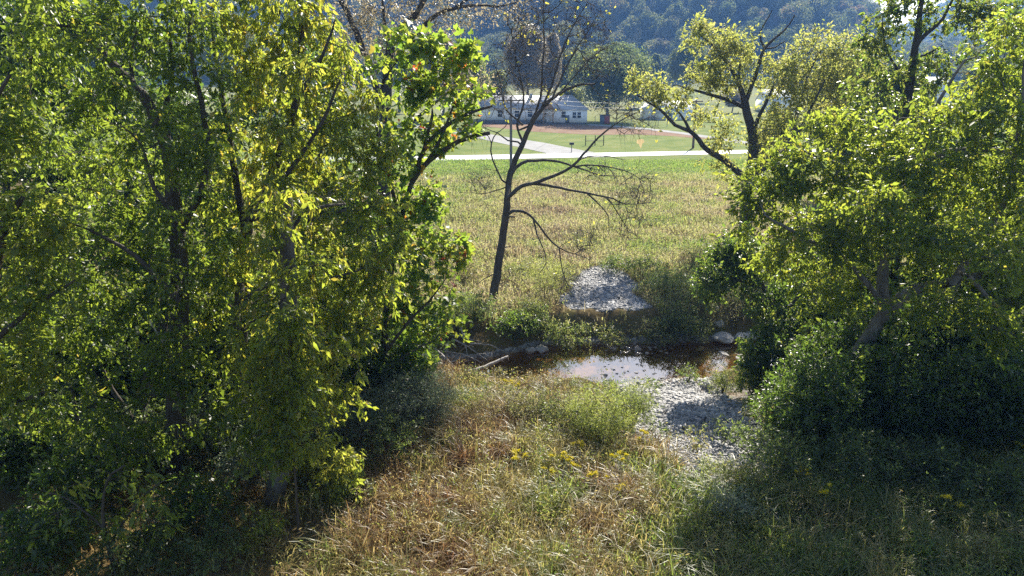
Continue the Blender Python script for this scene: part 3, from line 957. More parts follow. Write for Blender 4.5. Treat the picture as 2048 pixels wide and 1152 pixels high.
# left: dark double tree with thick trunk
t = Tree('thick_trunk_tree', 'large dark-trunked tree with a curved upper limb, left part of the thicket', 'tree', 31, 16.5, .35)
t.limb([(342, 1010), (350, 900), (353, 780), (360, 620), (356, 480), (346, 400), (338, 310), (300, 215), (265, 170), (215, 115), (165, 58), (120, 5)], 46, 6)
t.limb([(355, 470), (400, 390), (420, 300), (400, 200), (380, 80), (385, -20)], 16, 5, 16.5)
t.limb([(338, 310), (330, 230), (345, 130), (330, 30)], 14, 4, 17)
t.limb([(352, 440), (305, 370), (285, 290), (240, 250)], 10, 3, 16)
t.limb([(265, 170), (262, 110), (280, 40)], 9, 3, 16.8)
t.limb([(356, 600), (280, 520), (200, 470), (120, 440)], 12, 3, 15.5)
t.limb([(352, 800), (300, 790), (240, 830)], 9, 3, 15.5)
t.lobes([(60, 60, 50, 30), (120, 60, 60, 40), (190, 30, 60, 50), (40, 110, 50, 40), (120, 130, 60, 40), (200, 160, 50, 50), (180, 220, 60, 40), (260, 60, 50, 60), (330, 40, 60, 60), (390, 70, 60, 60), (350, 130, 50, 50), (420, 170, 50, 60), (290, 270, 50, 40),
         (230, 310, 50, 50), (180, 350, 50, 50, 1), (380, 250, 50, 60), (400, 350, 50, 50), (300, 340, 40, 40, 1), (260, 400, 60, 40), (210, 450, 60, 50, -.5), (290, 480, 50, 40, -.5), (410, 460, 40, 50), (330, 540, 50, 40, -.8), (250, 540, 60, 40, -.8), (170, 530, 60, 40, -.8),
         (300, 610, 60, 40, -1), (220, 630, 60, 40, -1), (400, 560, 50, 40), (140, 610, 60, 50, -1), (320, 680, 40, 40, -1), (200, 710, 60, 40, -1), (410, 680, 50, 50, -.5), (120, 700, 60, 50, -1), (440, 800, 50, 50, -.8), (100, -30, 140, 40), (300, -40, 120, 40), (60, 200, 60, 50, 1), (120, 280, 50, 50, 1.5),
         (350, 560, 40, 30, -1.6), (340, 700, 60, 40, -1.6), (380, 760, 50, 40, -1.6), (300, 760, 60, 40, -1.8), (220, 800, 70, 40, -1.8), (330, 430, 30, 25, -1.4), (180, 80, 60, 35, -1.3), (250, 160, 50, 40, -1.3), (320, 240, 45, 40, -1.3), (345, 340, 40, 40, -1.3), (110, 20, 50, 30, -1.2), (410, 300, 40, 40, -1.2), (270, 880, 70, 40, -2), (140, 830, 70, 50, -1.8), (400, 860, 60, 40, -1.6), (150, 420, 80, 50, 3), (260, 460, 80, 50, 3), (370, 500, 80, 50, 3), (100, 560, 80, 50, 3), (440, 560, 70, 50, 2.5), (60, 300, 80, 50, 3), (250, 600, 80, 50, 3), (200, 300, 70, 50, 3)], dens=.58)
t.finish(M['box_elder'], M['bark'], twigs=4, tlen=.55, comp=4, leaflets=4, size=.13, ratio=.48, droop=.7, bias=-.28)

t = Tree('edge_tree', 'yellow-tinged leafy tree at the left edge of the picture', 'tree', 37, 14.5, .35)
t.limb([(-60, 1050), (-40, 800), (-20, 600), (10, 450), (60, 380)], 40, 10)
t.limb([(-30, 700), (60, 620), (150, 560)], 14, 4)
t.limb([(-20, 600), (-40, 400), (-30, 250), (20, 150)], 18, 6)
t.limb([(-45, 850), (40, 800), (110, 780)], 12, 4)
t.lobes([(20, 190, 50, 40, 1), (10, 240, 50, 40, .5), (60, 250, 50, 35, 1), (20, 300, 40, 30, 1), (40, 400, 60, 35), (100, 420, 60, 30), (30, 450, 60, 35), (110, 480, 60, 35), (50, 520, 70, 40), (20, 590, 60, 40), (100, 570, 60, 40), (60, 650, 70, 40), (20, 720, 60, 50), (90, 740, 60, 40), (40, 810, 60, 40), (-40, 500, 60, 150), (-40, 700, 60, 150), (-40, 300, 60, 120)], dens=.55)
t.finish(M['yellow_leaf'], M['bark'], twigs=4, tlen=.5, comp=4, leaflets=4, size=.145, ratio=.48, droop=.6, bias=-.15)

t = Tree('understory_tree', 'dark leaning trunk beside the thick trunk under the left thicket', 'tree', 41, 17.2, .35)
t.limb([(285, 980), (272, 900), (278, 840), (292, 770), (320, 690), (330, 600), (320, 500)], 34, 12)
t.limb([(275, 860), (240, 800), (215, 760), (190, 700)], 14, 4)
t.lobes([(200, 680, 50, 50), (330, 480, 50, 40), (250, 700, 50, 50)], dens=.6)
t.finish(M['deep_leaf'], M['bark'], twigs=4, tlen=.4, comp=4, leaflets=3, size=.11, ratio=.5)

t = Tree('dead_snag', 'thick grey dead trunk with a broken top standing in the left thicket', 'dead tree', 43, 15.3, .3)
t.limb([(545, 1050), (556, 960), (568, 840), (576, 700), (577, 600), (574, 500), (572, 405), (570, 392)], 48, 22)
t.limb([(572, 402), (567, 385), (566, 376)], 10, 2)
t.limb([(574, 402), (577, 390), (579, 384)], 8, 2)
t.limb([(578, 470), (600, 440), (640, 415), (690, 408)], 12, 5, 15.6)
t.limb([(576, 540), (550, 500), (540, 470)], 8, 3, 15.6)
t.lobe(660, 395, 30, 20, n=8)
t.finish(M['brown_leaf'], M['snag_bark'], twigs=2, tlen=.4, comp=1, leaflets=1, size=.08, keep=.3)


t = Tree('box_elder_sapling', 'leafy yellow green sapling half covering the grey dead trunk', 'sapling', 47, 13.7, .25)
t.limb([(600, 1080), (592, 980), (585, 880), (575, 780), (580, 690)], 7, 3)
t.limb([(588, 920), (620, 860), (640, 820)], 4, 2)
t.lobes([(575, 660, 50, 40), (560, 730, 55, 45), (600, 770, 55, 45), (565, 830, 55, 40), (610, 860, 55, 40), (560, 900, 45, 30)], dens=.9)
t.finish(M['box_elder'], M['bark'], twigs=4, tlen=.4, comp=4, leaflets=4, size=.12, ratio=.42, droop=1.0, bias=.05, upbias=.3)

# backing trees that close the thickets on either side
for k, (nm, lb, px, pyb, Y, w, rows) in enumerate([
    ('bank_tree', 'dark bushy tree on the far creek bank behind the grey dead trunk', 640, 640, 30, 18,
     [(600, 300, 70, 60), (680, 260, 60, 60), (620, 420, 80, 60), (700, 400, 60, 60), (560, 520, 80, 60), (660, 530, 80, 60), (740, 480, 50, 60), (600, 620, 90, 50), (700, 620, 70, 50), (540, 200, 80, 60), (620, 160, 70, 60)]),
    ('bank_tree', 'dark bushy tree on the far creek bank behind the curved thick-trunked tree', 260, 640, 29, 22,
     [(200, 200, 90, 70), (300, 220, 90, 70), (400, 260, 80, 70), (180, 340, 90, 70), (300, 380, 90, 70), (420, 400, 80, 70), (160, 480, 90, 70), (300, 520, 90, 60), (430, 530, 80, 60), (200, 620, 110, 60), (380, 630, 110, 60), (260, 90, 90, 60), (140, 80, 90, 60)]),
    ('bank_tree', 'dark bushy tree on the far creek bank at the left picture edge', 20, 640, 28, 22,
     [(-40, 180, 90, 70), (60, 160, 80, 70), (0, 300, 100, 70), (90, 380, 80, 70), (0, 460, 100, 70), (60, 560, 100, 60), (0, 660, 110, 60), (90, 30, 80, 60), (-20, 40, 90, 60)]),
    ('bank_tree', 'dense dark tree behind the pale leaning trunk on the right', 1780, 640, 27.5, 20,
     [(1700, 460, 80, 60), (1800, 420, 80, 60), (1900, 400, 80, 60), (1650, 560, 80, 60), (1760, 540, 80, 60), (1880, 520, 80, 60), (1990, 480, 90, 70), (1700, 640, 80, 50), (1820, 640, 90, 50), (1950, 620, 90, 60), (1850, 300, 80, 50)]),
    ('bank_tree', 'dense tree on the far bank at the right picture edge', 2040, 660, 26, 20,
     [(2040, 200, 80, 60), (2080, 320, 90, 70), (2020, 440, 80, 60), (2090, 540, 90, 70), (2010, 620, 80, 50), (2060, 90, 70, 60), (1960, 290, 60, 40), (1920, 330, 60, 40)])]):
    t = Tree(nm, lb, 'tree', 200 + k, Y, .5)
    x0, y0 = rows[0][0], rows[0][1]
    t.limb([(px, pyb), (px + 10, pyb - 120), (px - 5, pyb - 260), (px + 12, pyb - 420)], w, w * .4)
    t.lobes(rows, dens=.62)
    t.finish(M['deep_leaf'], M['bark'], twigs=4, tlen=.9, comp=4, leaflets=4, size=.19, ratio=.5, droop=.5, spread=.14, bias=.0, rt=.010)


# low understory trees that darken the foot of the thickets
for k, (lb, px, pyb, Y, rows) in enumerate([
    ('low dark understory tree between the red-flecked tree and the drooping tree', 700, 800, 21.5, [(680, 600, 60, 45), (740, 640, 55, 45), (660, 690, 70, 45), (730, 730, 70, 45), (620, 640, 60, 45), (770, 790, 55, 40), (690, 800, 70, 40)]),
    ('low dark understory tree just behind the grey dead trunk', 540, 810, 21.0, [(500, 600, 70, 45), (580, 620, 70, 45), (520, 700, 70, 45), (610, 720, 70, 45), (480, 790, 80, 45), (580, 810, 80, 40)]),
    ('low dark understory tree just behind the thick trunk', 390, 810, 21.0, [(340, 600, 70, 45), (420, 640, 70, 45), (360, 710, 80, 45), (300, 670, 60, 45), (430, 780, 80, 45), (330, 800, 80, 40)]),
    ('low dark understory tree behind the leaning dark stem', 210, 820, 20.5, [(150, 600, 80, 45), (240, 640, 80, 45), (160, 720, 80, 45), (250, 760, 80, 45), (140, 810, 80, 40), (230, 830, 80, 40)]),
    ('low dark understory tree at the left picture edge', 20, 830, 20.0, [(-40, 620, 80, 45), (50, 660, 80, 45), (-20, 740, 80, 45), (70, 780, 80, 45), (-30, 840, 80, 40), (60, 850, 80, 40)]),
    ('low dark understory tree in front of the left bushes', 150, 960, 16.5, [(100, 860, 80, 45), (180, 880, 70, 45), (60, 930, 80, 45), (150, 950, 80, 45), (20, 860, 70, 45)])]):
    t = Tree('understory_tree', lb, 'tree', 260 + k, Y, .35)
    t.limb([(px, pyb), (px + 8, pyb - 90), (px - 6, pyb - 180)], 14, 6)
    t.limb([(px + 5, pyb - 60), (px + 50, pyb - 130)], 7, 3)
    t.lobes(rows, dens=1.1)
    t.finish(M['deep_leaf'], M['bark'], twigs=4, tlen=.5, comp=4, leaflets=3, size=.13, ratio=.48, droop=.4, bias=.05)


# ------------------------------------------------------------------ shrubs and undergrowth
def shrub(name, label, px, py, h, rad, mat, seed, cat='shrub', group=None, n=None, size=.07, ratio=.4, twigs=3, comp=4, leaflets=3, tlen=.3,
          bias=0., kind='leaflet', stems=5, flat=1.0, bark=None, droop=.25, upb=.6, step=.18, keep=1.):
    g = hit(px, py)
    t = Tree(name, label, cat, seed, g[1], step, group)
    t.base = g.copy()
    r = t.r
    root = t.sk.node(g - np.array([0, 0, .12]), -1, .02 + .012 * h)
    for q in range(stems):
        d = np.array([r.normal() * .35 * rad, r.normal() * .35 * rad, h * r.uniform(.3, .55)])
        t.sk.limb([g - np.array([0, 0, .12]), g + d * .5 + r.normal(size=3) * .03, g + d], .012 + .008 * h, .006 + .003 * h)
    k = n or int(60 * rad * rad * h + 24)
    p = ball(r, k, .2) * np.array([rad, rad * flat, h * .52]) + g + np.array([0, 0, h * .53])
    t.tg.append(p)
    t.sk.P[0] = g - np.array([0, 0, .12])
    root = t.finish(mat, bark or M['bark'], twigs=twigs, tlen=tlen, comp=comp, leaflets=leaflets, size=size, ratio=ratio, droop=droop, kind=kind, bias=bias, rt=.0035, spread=.05, upbias=upb, keep=keep)
    return root


SH = [
    # px, py, h, rad, material, label, options
    (1095, 680, 1.0, 1.0, 'weed', 'leafy green shrub on the far bank just right of the bare tree foot', dict(bias=.0)),
    (1025, 670, 1.0, 1.0, 'deep_leaf', 'dark leafy shrub at the foot of the bare tree', dict(bias=.1)),
    (950, 640, 1.2, 1.0, 'weed', 'tangled greyish shrub on the bank left of the bare tree foot', dict(bias=-.15)),
    (1090, 600, 1.9, 1.2, 'feather', 'bright green feathery shrub behind the far gravel bar', dict(size=.06, ratio=.2, n=130, bias=.1)),
    (1150, 668, .4, .7, 'weed', 'low green weeds on the far bank in front of the gravel lip', dict(n=40)),
    (1215, 672, .4, .5, 'weed', 'thin bright weeds under the gravel lip at its middle', dict(n=30, bias=.15)),
    (1300, 668, .5, .8, 'weed', 'yellowish green weeds at the right of the gravel lip', dict(n=50, bias=.25)),
    (1350, 655, 1.0, 1.0, 'weed', 'grey green weeds on the far bank left of the boulders', dict(n=60, bias=.1)),
    (1240, 545, .9, 1.2, 'weed', 'dark low shrub at the head of the far gravel bar', dict(bias=-.2)),
    (1330, 590, 1.0, 1.3, 'weed', 'grey brown shrub along the right side of the far gravel bar', dict(bias=.0)),
    (1390, 610, 1.1, 1.1, 'weed', 'green shrub between the far gravel bar and the overhanging tree', dict(bias=.15)),
    (930, 560, 1.0, 1.0, 'weed', 'reddish brown brush in the meadow left of the bare tree', dict(bias=.4, n=70)),
    (1060, 640, .9, .8, 'feather', 'yellow green brush right beside the bare tree trunk foot', dict(size=.06, ratio=.25, n=80, bias=.15)),
    (1120, 570, 1.1, .9, 'feather', 'yellowish feathery brush touching the left edge of the far gravel bar', dict(size=.06, ratio=.25, n=90, bias=.3)),
    (1040, 560, .9, 1.0, 'weed', 'olive brush in the meadow right behind the bare tree trunk', dict(bias=.25, n=60)),
    (1290, 545, .8, .9, 'weed', 'grey green brush right of the head of the far gravel bar', dict(n=60)),
    (1450, 560, .9, .9, 'weed', 'olive brush in front of the overhanging tree on the meadow side', dict(bias=.1, n=60)),
    (1390, 530, .9, 1.0, 'feather', 'soft green shrub in the meadow above the far gravel bar', dict(size=.06, ratio=.25)),
    (1300, 520, .7, .7, 'feather', 'small light green tuft shrub in the middle of the meadow edge', dict(size=.06, ratio=.25)),
    (1505, 790, .9, .7, 'feather', 'rounded bright green shrub at the right end of the near gravel bar', dict(size=.055, ratio=.3, n=120)),
    (1575, 850, 1.5, 1.0, 'deep_leaf', 'dark shaded shrub right of the near gravel bar', dict()),
    (1510, 915, .9, .8, 'weed', 'shaded grey green shrub below the near gravel bar', dict(bias=-.1)),
    (1200, 885, 1.6, .95, 'feather', 'bright green feathery bush in the middle of the near bank', dict(size=.075, ratio=.16, n=170, comp=6, leaflets=3, bias=.05)),
    (1265, 850, 1.3, .6, 'feather', 'smaller dull green feathery bush beside the near gravel bar', dict(size=.07, ratio=.16, n=110, comp=6, bias=-.1)),
    (1130, 850, .9, .9, 'weed', 'brownish seedy weed clump on the near edge of the pool', dict(bias=.2, n=90, size=.05)),
    (1050, 850, .9, .8, 'weed', 'grey brown weed clump at the left of the pool edge', dict(bias=.3, n=80, size=.05)),
    (1215, 800, .5, .3, 'weed', 'dark upright weeds at the pool edge in front of the bright water', dict(bias=-.2, n=30)),
    (1300, 795, .5, .25, 'weed', 'slim dark weeds standing at the water edge by the gravel', dict(bias=-.2, n=24)),
    (1395, 785, .45, .45, 'weed', 'spiky dark weeds between pool and gravel bar top', dict(bias=-.1, n=34)),
    (860, 850, 1.6, .9, 'silver_leaf', 'silvery green feathery shrub at the edge of the left thicket', dict(size=.07, ratio=.2, n=170, comp=6)),
    (800, 870, 1.7, 1.0, 'silver_leaf', 'dull silvery shrub under the red-flecked tree', dict(size=.07, ratio=.2, n=160, bias=-.2)),
    (690, 900, 1.7, 1.1, 'silver_leaf', 'shaded grey green shrub in front of the drooping tree', dict(size=.07, ratio=.25, n=150, bias=-.25)),
    (590, 900, 1.6, 1.1, 'weed', 'shaded leafy shrub beside the grey dead trunk', dict(bias=-.15)),
    (450, 920, 1.8, 1.2, 'silver_leaf', 'shaded pale shrub between the two big left trunks', dict(bias=-.2)),
    (400, 1060, 1.2, 1.0, 'deep_leaf', 'dark shaded bush at the foot of the thick-trunked tree', dict()),
    (200, 1000, 1.7, 1.3, 'deep_leaf', 'dark shaded bush left of the thick trunk', dict()),
    (60, 960, 2.0, 1.4, 'deep_leaf', 'dark shaded bush at the left picture edge', dict()),
    (90, 1130, 1.3, 1.2, 'deep_leaf', 'dark shaded bush in the bottom left corner', dict()),
    (280, 1140, 1.1, 1.0, 'weed', 'dim leafy bush along the bottom edge at the left', dict(bias=-.15)),
    (440, 1150, .9, .9, 'weed', 'small dim bush at the bottom edge beside the dry grass', dict(bias=-.1)),
    (640, 960, 1.2, .6, 'yellow_leaf', 'bright yellow green leafy sapling in front of the left thicket', dict(size=.14, ratio=.42, n=26, twigs=3, comp=3, leaflets=3, tlen=.4, droop=1.1, upb=.2)),
    (690, 1010, 1.5, .55, 'yellow_leaf', 'brightest yellow drooping sapling beside the dry grass', dict(size=.13, ratio=.42, n=40, twigs=3, comp=4, leaflets=3, tlen=.4, droop=1.1, upb=.2, bias=.05)),
    (540, 1090, .8, .45, 'yellow_leaf', 'small yellow green sapling at the foot of the grey dead trunk', dict(size=.10, n=20, comp=3, leaflets=3, droop=1.0)),
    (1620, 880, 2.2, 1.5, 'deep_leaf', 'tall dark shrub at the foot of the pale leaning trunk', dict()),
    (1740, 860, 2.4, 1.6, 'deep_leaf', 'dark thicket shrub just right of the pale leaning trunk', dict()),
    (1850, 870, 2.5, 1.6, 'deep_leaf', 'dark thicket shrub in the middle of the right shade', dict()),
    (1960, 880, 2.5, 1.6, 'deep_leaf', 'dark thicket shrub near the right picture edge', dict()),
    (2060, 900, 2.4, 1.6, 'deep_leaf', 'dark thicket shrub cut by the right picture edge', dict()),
    (1560, 960, 1.2, 1.0, 'weed', 'shaded weed clump below the dark thicket', dict(bias=-.2)),
    (1700, 960, 1.2, 1.2, 'weed', 'shaded weed clump in front of the pale leaning trunk', dict(bias=-.2)),
    (1850, 980, 1.2, 1.2, 'weed', 'shaded weed clump in the middle of the right foreground', dict(bias=-.25)),
    (2000, 1010, 1.1, 1.1, 'weed', 'shaded weed clump at the right foreground edge', dict(bias=-.2)),
    (1440, 990, .8, .7, 'feather', 'light green feathery clump below the near gravel bar', dict(size=.06, ratio=.2, n=90)),
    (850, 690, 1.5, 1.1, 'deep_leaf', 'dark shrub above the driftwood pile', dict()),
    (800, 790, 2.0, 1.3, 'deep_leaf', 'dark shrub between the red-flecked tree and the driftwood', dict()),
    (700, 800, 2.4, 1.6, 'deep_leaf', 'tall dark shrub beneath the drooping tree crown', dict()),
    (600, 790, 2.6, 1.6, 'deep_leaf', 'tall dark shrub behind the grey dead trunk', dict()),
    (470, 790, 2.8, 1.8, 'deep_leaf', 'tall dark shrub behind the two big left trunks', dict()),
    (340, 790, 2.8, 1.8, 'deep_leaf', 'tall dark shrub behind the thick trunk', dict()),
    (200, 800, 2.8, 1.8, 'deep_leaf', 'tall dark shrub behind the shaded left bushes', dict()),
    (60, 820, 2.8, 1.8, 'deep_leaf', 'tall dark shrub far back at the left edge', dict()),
    (140, 900, 2.0, 1.4, 'weed', 'shaded leafy shrub above the hanging sapling', dict(bias=-.2)),
    (330, 930, 1.8, 1.2, 'weed', 'shaded shrub in front of the thick trunk', dict(bias=-.2)),
    (520, 980, 1.3, 1.0, 'silver_leaf', 'pale shaded shrub at the foot of the grey dead trunk', dict(bias=-.2)),
    (780, 920, 1.1, .9, 'weed', 'shaded green shrub at the thicket edge by the dry grass', dict(bias=-.1)),
    (1050, 655, 1.1, 1.1, 'weed', 'grey green shrub just behind the bare tree foot', dict(bias=.05)),
    (1140, 685, .4, .9, 'weed', 'low bank weeds at the far water edge left of centre', dict(bias=.1, n=60)),
    (1230, 682, .3, .9, 'weed', 'low bank weeds at the far water edge in the centre', dict(bias=.1, n=60)),
    (1320, 680, .45, .9, 'weed', 'low bank weeds at the far water edge right of the riffle stones', dict(bias=.2, n=60)),
    (1380, 678, .8, .8, 'weed', 'low bank weeds at the far water edge beside the boulders', dict(bias=.1, n=60)),
    (1660, 800, 2.6, 1.5, 'deep_leaf', 'dark shrub just left of the pale leaning trunk', dict()),
    (1800, 790, 3.0, 1.9, 'deep_leaf', 'tall dark shrub behind the pale leaning trunk', dict()),
    (1940, 790, 3.0, 1.9, 'deep_leaf', 'tall dark shrub far back in the right shade', dict()),
    (1375, 765, .6, .4, 'weed', 'dark upright weeds where the near gravel bar meets the pool', dict(bias=-.15, n=26)),
    (1445, 785, .7, .5, 'feather', 'light green bush at the right of the gravel bar top', dict(size=.06, ratio=.3, n=50)),
    (1328, 828, .35, .3, 'weed', 'small weed sprig on the upper left of the near gravel bar', dict(n=10)),
    (1366, 862, .3, .3, 'weed', 'small weed sprig in the middle of the near gravel bar', dict(n=10, bias=.3)),
    (1312, 880, .45, .35, 'weed', 'weed tuft on the left edge of the near gravel bar', dict(n=16)),
    (1408, 842, .35, .3, 'weed', 'small weed sprig on the right of the near gravel bar', dict(n=10, bias=.2)),
    (1395, 905, .5, .45, 'weed', 'brownish weed tuft at the lower end of the near gravel bar', dict(n=26, bias=.35)),
    (1450, 880, .5, .5, 'weed', 'dim weed tuft on the shaded right edge of the near gravel bar', dict(n=26)),
    (1460, 1050, .8, .7, 'silver_leaf', 'grey green seedy clump at the shade edge', dict(size=.06, n=70)),
]
for k, (px, py, h, rad, mt, lb, op) in enumerate(SH):
    nm = {'feather': 'feathery_bush', 'silver_leaf': 'silver_shrub', 'yellow_leaf': 'sapling', 'deep_leaf': 'thicket_shrub', 'weed': 'weed_clump'}[mt]
    ct = {'feather': 'bush', 'silver_leaf': 'shrub', 'yellow_leaf': 'sapling', 'deep_leaf': 'shrub', 'weed': 'weeds'}[mt]
    op = dict(op)
    op.setdefault('size', .085 if mt != 'deep_leaf' else .11)
    if 'n' in op: op['n'] = int(op['n'] * 1.5)
    shrub(nm, lb, px, py, h, rad, M[mt], 500 + k, cat=ct, **op)


# ------------------------------------------------------------------ grass
def blades(mb, base, h, w, bend, a, r, az=None):
    n = len(base)
    th = r.uniform(0, 2 * math.pi, n) if az is None else az
    hd = np.stack([np.cos(th), np.sin(th), np.zeros(n)], 1)
    ph = th + math.pi / 2 + r.normal(size=n) * .5
    wd = np.stack([np.cos(ph), np.sin(ph), np.zeros(n)], 1)
    lv = []
    for t, ws in ((0, .8), (.38, 1.0), (.74, .7)):
        c = base + np.array([0, 0, 1]) * (h * (t - .42 * bend * t ** 3))[:, None] + hd * (h * bend * .75 * t ** 2)[:, None]
        lv += [c - wd * (w * ws / 2)[:, None], c + wd * (w * ws / 2)[:, None]]
    t = 1.0
    tip = base + np.array([0, 0, 1]) * (h * (t - .42 * bend))[:, None] + hd * (h * bend * .75)[:, None]
    V = np.stack(lv + [tip], 1)
    f3 = np.array([[0, 1, 3], [0, 3, 2], [2, 3, 5], [2, 5, 4], [4, 5, 6]])
    mb.add(V.reshape(-1, 3), (f3[None] + (np.arange(n) * 7)[:, None, None]).reshape(-1, 3), np.repeat(a, 7))
    return tip, hd


def scatter(n, x0, x1, y0, y1, r):
    x, y = r.uniform(x0, x1, n), r.uniform(y0, y1, n)
    return x, y


r = np.random.default_rng(5)
mb = MB()
x, y = scatter(115000, -11, 13, 8.5, 24.6, r)
keep = np.abs(x) < y * .80 + 1.5
x, y = x[keep], y[keep]
z = gz(x, y)
P = np.stack([x, y, z], 1)
bm = bar_mask(x, y)
left_shade = sm(-3.0, -4.6, x + (y - 14) * .05)
dn = fnoise(P * [1, 1, 0], 1.3, 21)
pr = np.clip(.72 + .35 * dn, .12, 1) * (1 - .75 * left_shade)
keep = (r.random(len(x)) < pr) & (bm < .22 + .15 * r.random(len(x))) & (z > -.95) & ~((x > .3) & (y > 23.3 + .5 * np.sin(x * 2)))
P, dn, ls = P[keep], dn[keep], left_shade[keep]
x, y = P[:, 0], P[:, 1]
rust = sm(.0, .7, fnoise(P, 2.6, 31) + .55 * sm(1.5, -2.5, x) - .35 * sm(2, 6, x))
green = sm(-.05, .6, fnoise(P, 1.7, 33) + .1 * sm(0, 4, x) + .8 * sm(2.4, 5.5, x + (y - 14) * -.12) + .5 * ls)
a = .50 + r.normal(size=len(x)) * .07 - rust * r.uniform(.15, .55, len(x)) + green * r.uniform(.1, .5, len(x))
a = np.clip(a, 0, 1)
hh = np.clip(.60 + .28 * fnoise(P, 1.1, 35) + r.normal(size=len(x)) * .16, .15, 1.2)
hh = hh * (1 - .5 * sm(20.5, 23.5, y) * sm(-2.5, -1, x))
tip, hd = blades(mb, P - [0, 0, .03], hh, r.uniform(.012, .028, len(x)), np.clip(r.normal(.75, .25, len(x)), .1, 1.25), a, r)
# seed heads nodding at some tips
sel = (r.random(len(x)) < .16) & (a < .75)
ax = hd[sel] * .8 + r.normal(size=(sel.sum(), 3)) * .2 + [0, 0, -.35]
put_leaves(mb, tip[sel], ax, r.normal(size=(sel.sum(), 3)), r.uniform(.06, .12, sel.sum()), .022, np.clip(a[sel] + .05, 0, .55))
# arching tussocks
ci = r.choice(len(P), 420, replace=False)
for c in ci:
    m = r.integers(30, 75)
    rr_ = r.uniform(.06, .22)
    B = P[c] + np.stack([r.normal(size=m) * rr_, r.normal(size=m) * rr_, np.full(m, -.04)], 1)
    tp, hd2 = blades(mb, B, r.uniform(.55, 1.15, m) * (1 - .45 * float(sm(20.5, 23.5, P[c][1]))), r.uniform(.012, .026, m), r.uniform(.6, 1.35, m), np.clip(a[c] + r.uniform(-.12, .2) + r.normal(size=m) * .08, 0, 1), r)
    k_ = r.random(m) < .3
    put_leaves(mb, tp[k_], hd2[k_] * .8 + [0, 0, -.5], r.normal(size=(k_.sum(), 3)), .12, .028, np.full(k_.sum(), .48))
fo = fnoise(P, 1.1, 38) > .15
Q = np.repeat(P[fo], 2, 0)
Q = Q + np.stack([r.normal(size=len(Q)) * .08, r.normal(size=len(Q)) * .08, r.uniform(.08, .65, len(Q))], 1)
put_leaves(mb, Q, r.normal(size=(len(Q), 3)) + [0, 0, .2], r.normal(size=(len(Q), 3)) * .7 + [0, 0, .5], r.uniform(.04, .10, len(Q)), .03,
           np.clip(np.repeat(a[fo], 2) + .22 + r.normal(size=len(Q)) * .12, 0, 1))
cj = r.choice(len(P), 260, replace=False)
for c in cj:
    if P[c][1] > 23: continue
    hh_ = r.uniform(.4, .9)
    m = r.integers(40, 110)
    t_ = r.uniform(.1, 1, m)
    th = r.uniform(0, 6.28, m)
    lean = r.normal(size=2) * .18
    Q = P[c] + np.stack([lean[0] * t_, lean[1] * t_, hh_ * t_], 1) + r.normal(size=(m, 3)) * .05
    blades(mb, P[c] + r.normal(size=(6, 3)) * [.04, .04, 0], np.full(6, hh_), np.full(6, .012), np.full(6, .3), np.full(6, .75), r)
    put_leaves(mb, Q, np.stack([np.cos(th), np.sin(th), r.uniform(-.4, .5, m)], 1), np.tile([0, 0, 1.], (m, 1)) + r.normal(size=(m, 3)) * .3, r.uniform(.05, .13, m), .026,
               np.clip(r.uniform(.6, .95) + r.normal(size=m) * .1, 0, 1))
tag(mb.build('tall_dry_grass', M['grass']), 'tall dry straw and rust coloured grass covering the near bank', 'grass', kind='stuff')

mb = MB()
x, y = scatter(400000, -40, 52, 28.5, 76, r)
keep = (np.abs(x) < y * .80 + 12)
x, y = x[keep], y[keep]
z = gz(x, y)
P = np.stack([x, y, z], 1)
lip = (x > 1.8) & (x < 6.3) & (y > 28.6) & (y < 30.5)
keep = ~(lip & (r.random(len(x)) < .8)) & (far_bar_mask(x, y) < .2 + .15 * r.random(len(x))) & (z > -.9) & (r.random(len(x)) < np.clip(1.15 - y / 130 + .3 * fnoise(P, 3, 41), .1, 1))
P = P[keep]
x, y = P[:, 0], P[:, 1]
a = np.clip(.58 + .28 * fnoise(P * [.5, 1, 1], 6, 43) + .20 * fnoise(P, 1.8, 45) + r.normal(size=len(x)) * .13 + .28 * sm(64, 74, y), 0, 1)
hh = np.clip(.46 + .34 * fnoise(P, 2.4, 47) + r.normal(size=len(x)) * .12, .10, 1.1) * (1 - .6 * sm(66, 74, y))
tip, hd = blades(mb, P - [0, 0, .03], hh, r.uniform(.020, .036, len(x)) * (.75 + y / 90), np.clip(r.normal(.75, .3, len(x)), .1, 1.25), a, r)
fo = fnoise(P, 2.0, 48) > .05                     # broad-leaved weeds mixed into the grass
Q = np.repeat(P[fo], 2, 0)
Q = Q + np.stack([r.normal(size=len(Q)) * .12, r.normal(size=len(Q)) * .12, r.uniform(.08, .55, len(Q)) * (1 - .6 * sm(66, 74, Q[:, 1]))], 1)
put_leaves(mb, Q, r.normal(size=(len(Q), 3)) + [0, 0, .2], r.normal(size=(len(Q), 3)) * .7 + [0, 0, .5], r.uniform(.07, .15, len(Q)), .05,
           np.clip(np.repeat(a[fo], 2) + .12 + r.normal(size=len(Q)) * .12, 0, 1))
tag(mb.build('meadow_grass', M['meadow']), 'dry tan and green wild meadow grass between creek and road', 'grass', kind='stuff')

mb = MB()
x, y = scatter(90000, -60, 75, 71, 83, r)
P = np.stack([x, y, gz(x, y)], 1)
a = np.clip(.45 + .3 * fnoise(P, 2.5, 51) + r.normal(size=len(x)) * .15, 0, 1)
blades(mb, P - [0, 0, .02], r.uniform(.10, .30, len(x)) * (1 + .5 * fnoise(P, 1.5, 53)), r.uniform(.04, .07, len(x)), r.uniform(.2, .9, len(x)), a, r)
tag(mb.build('verge_grass', M['lawn']), 'mown green roadside grass along the near edge of the road', 'grass', kind='stuff')

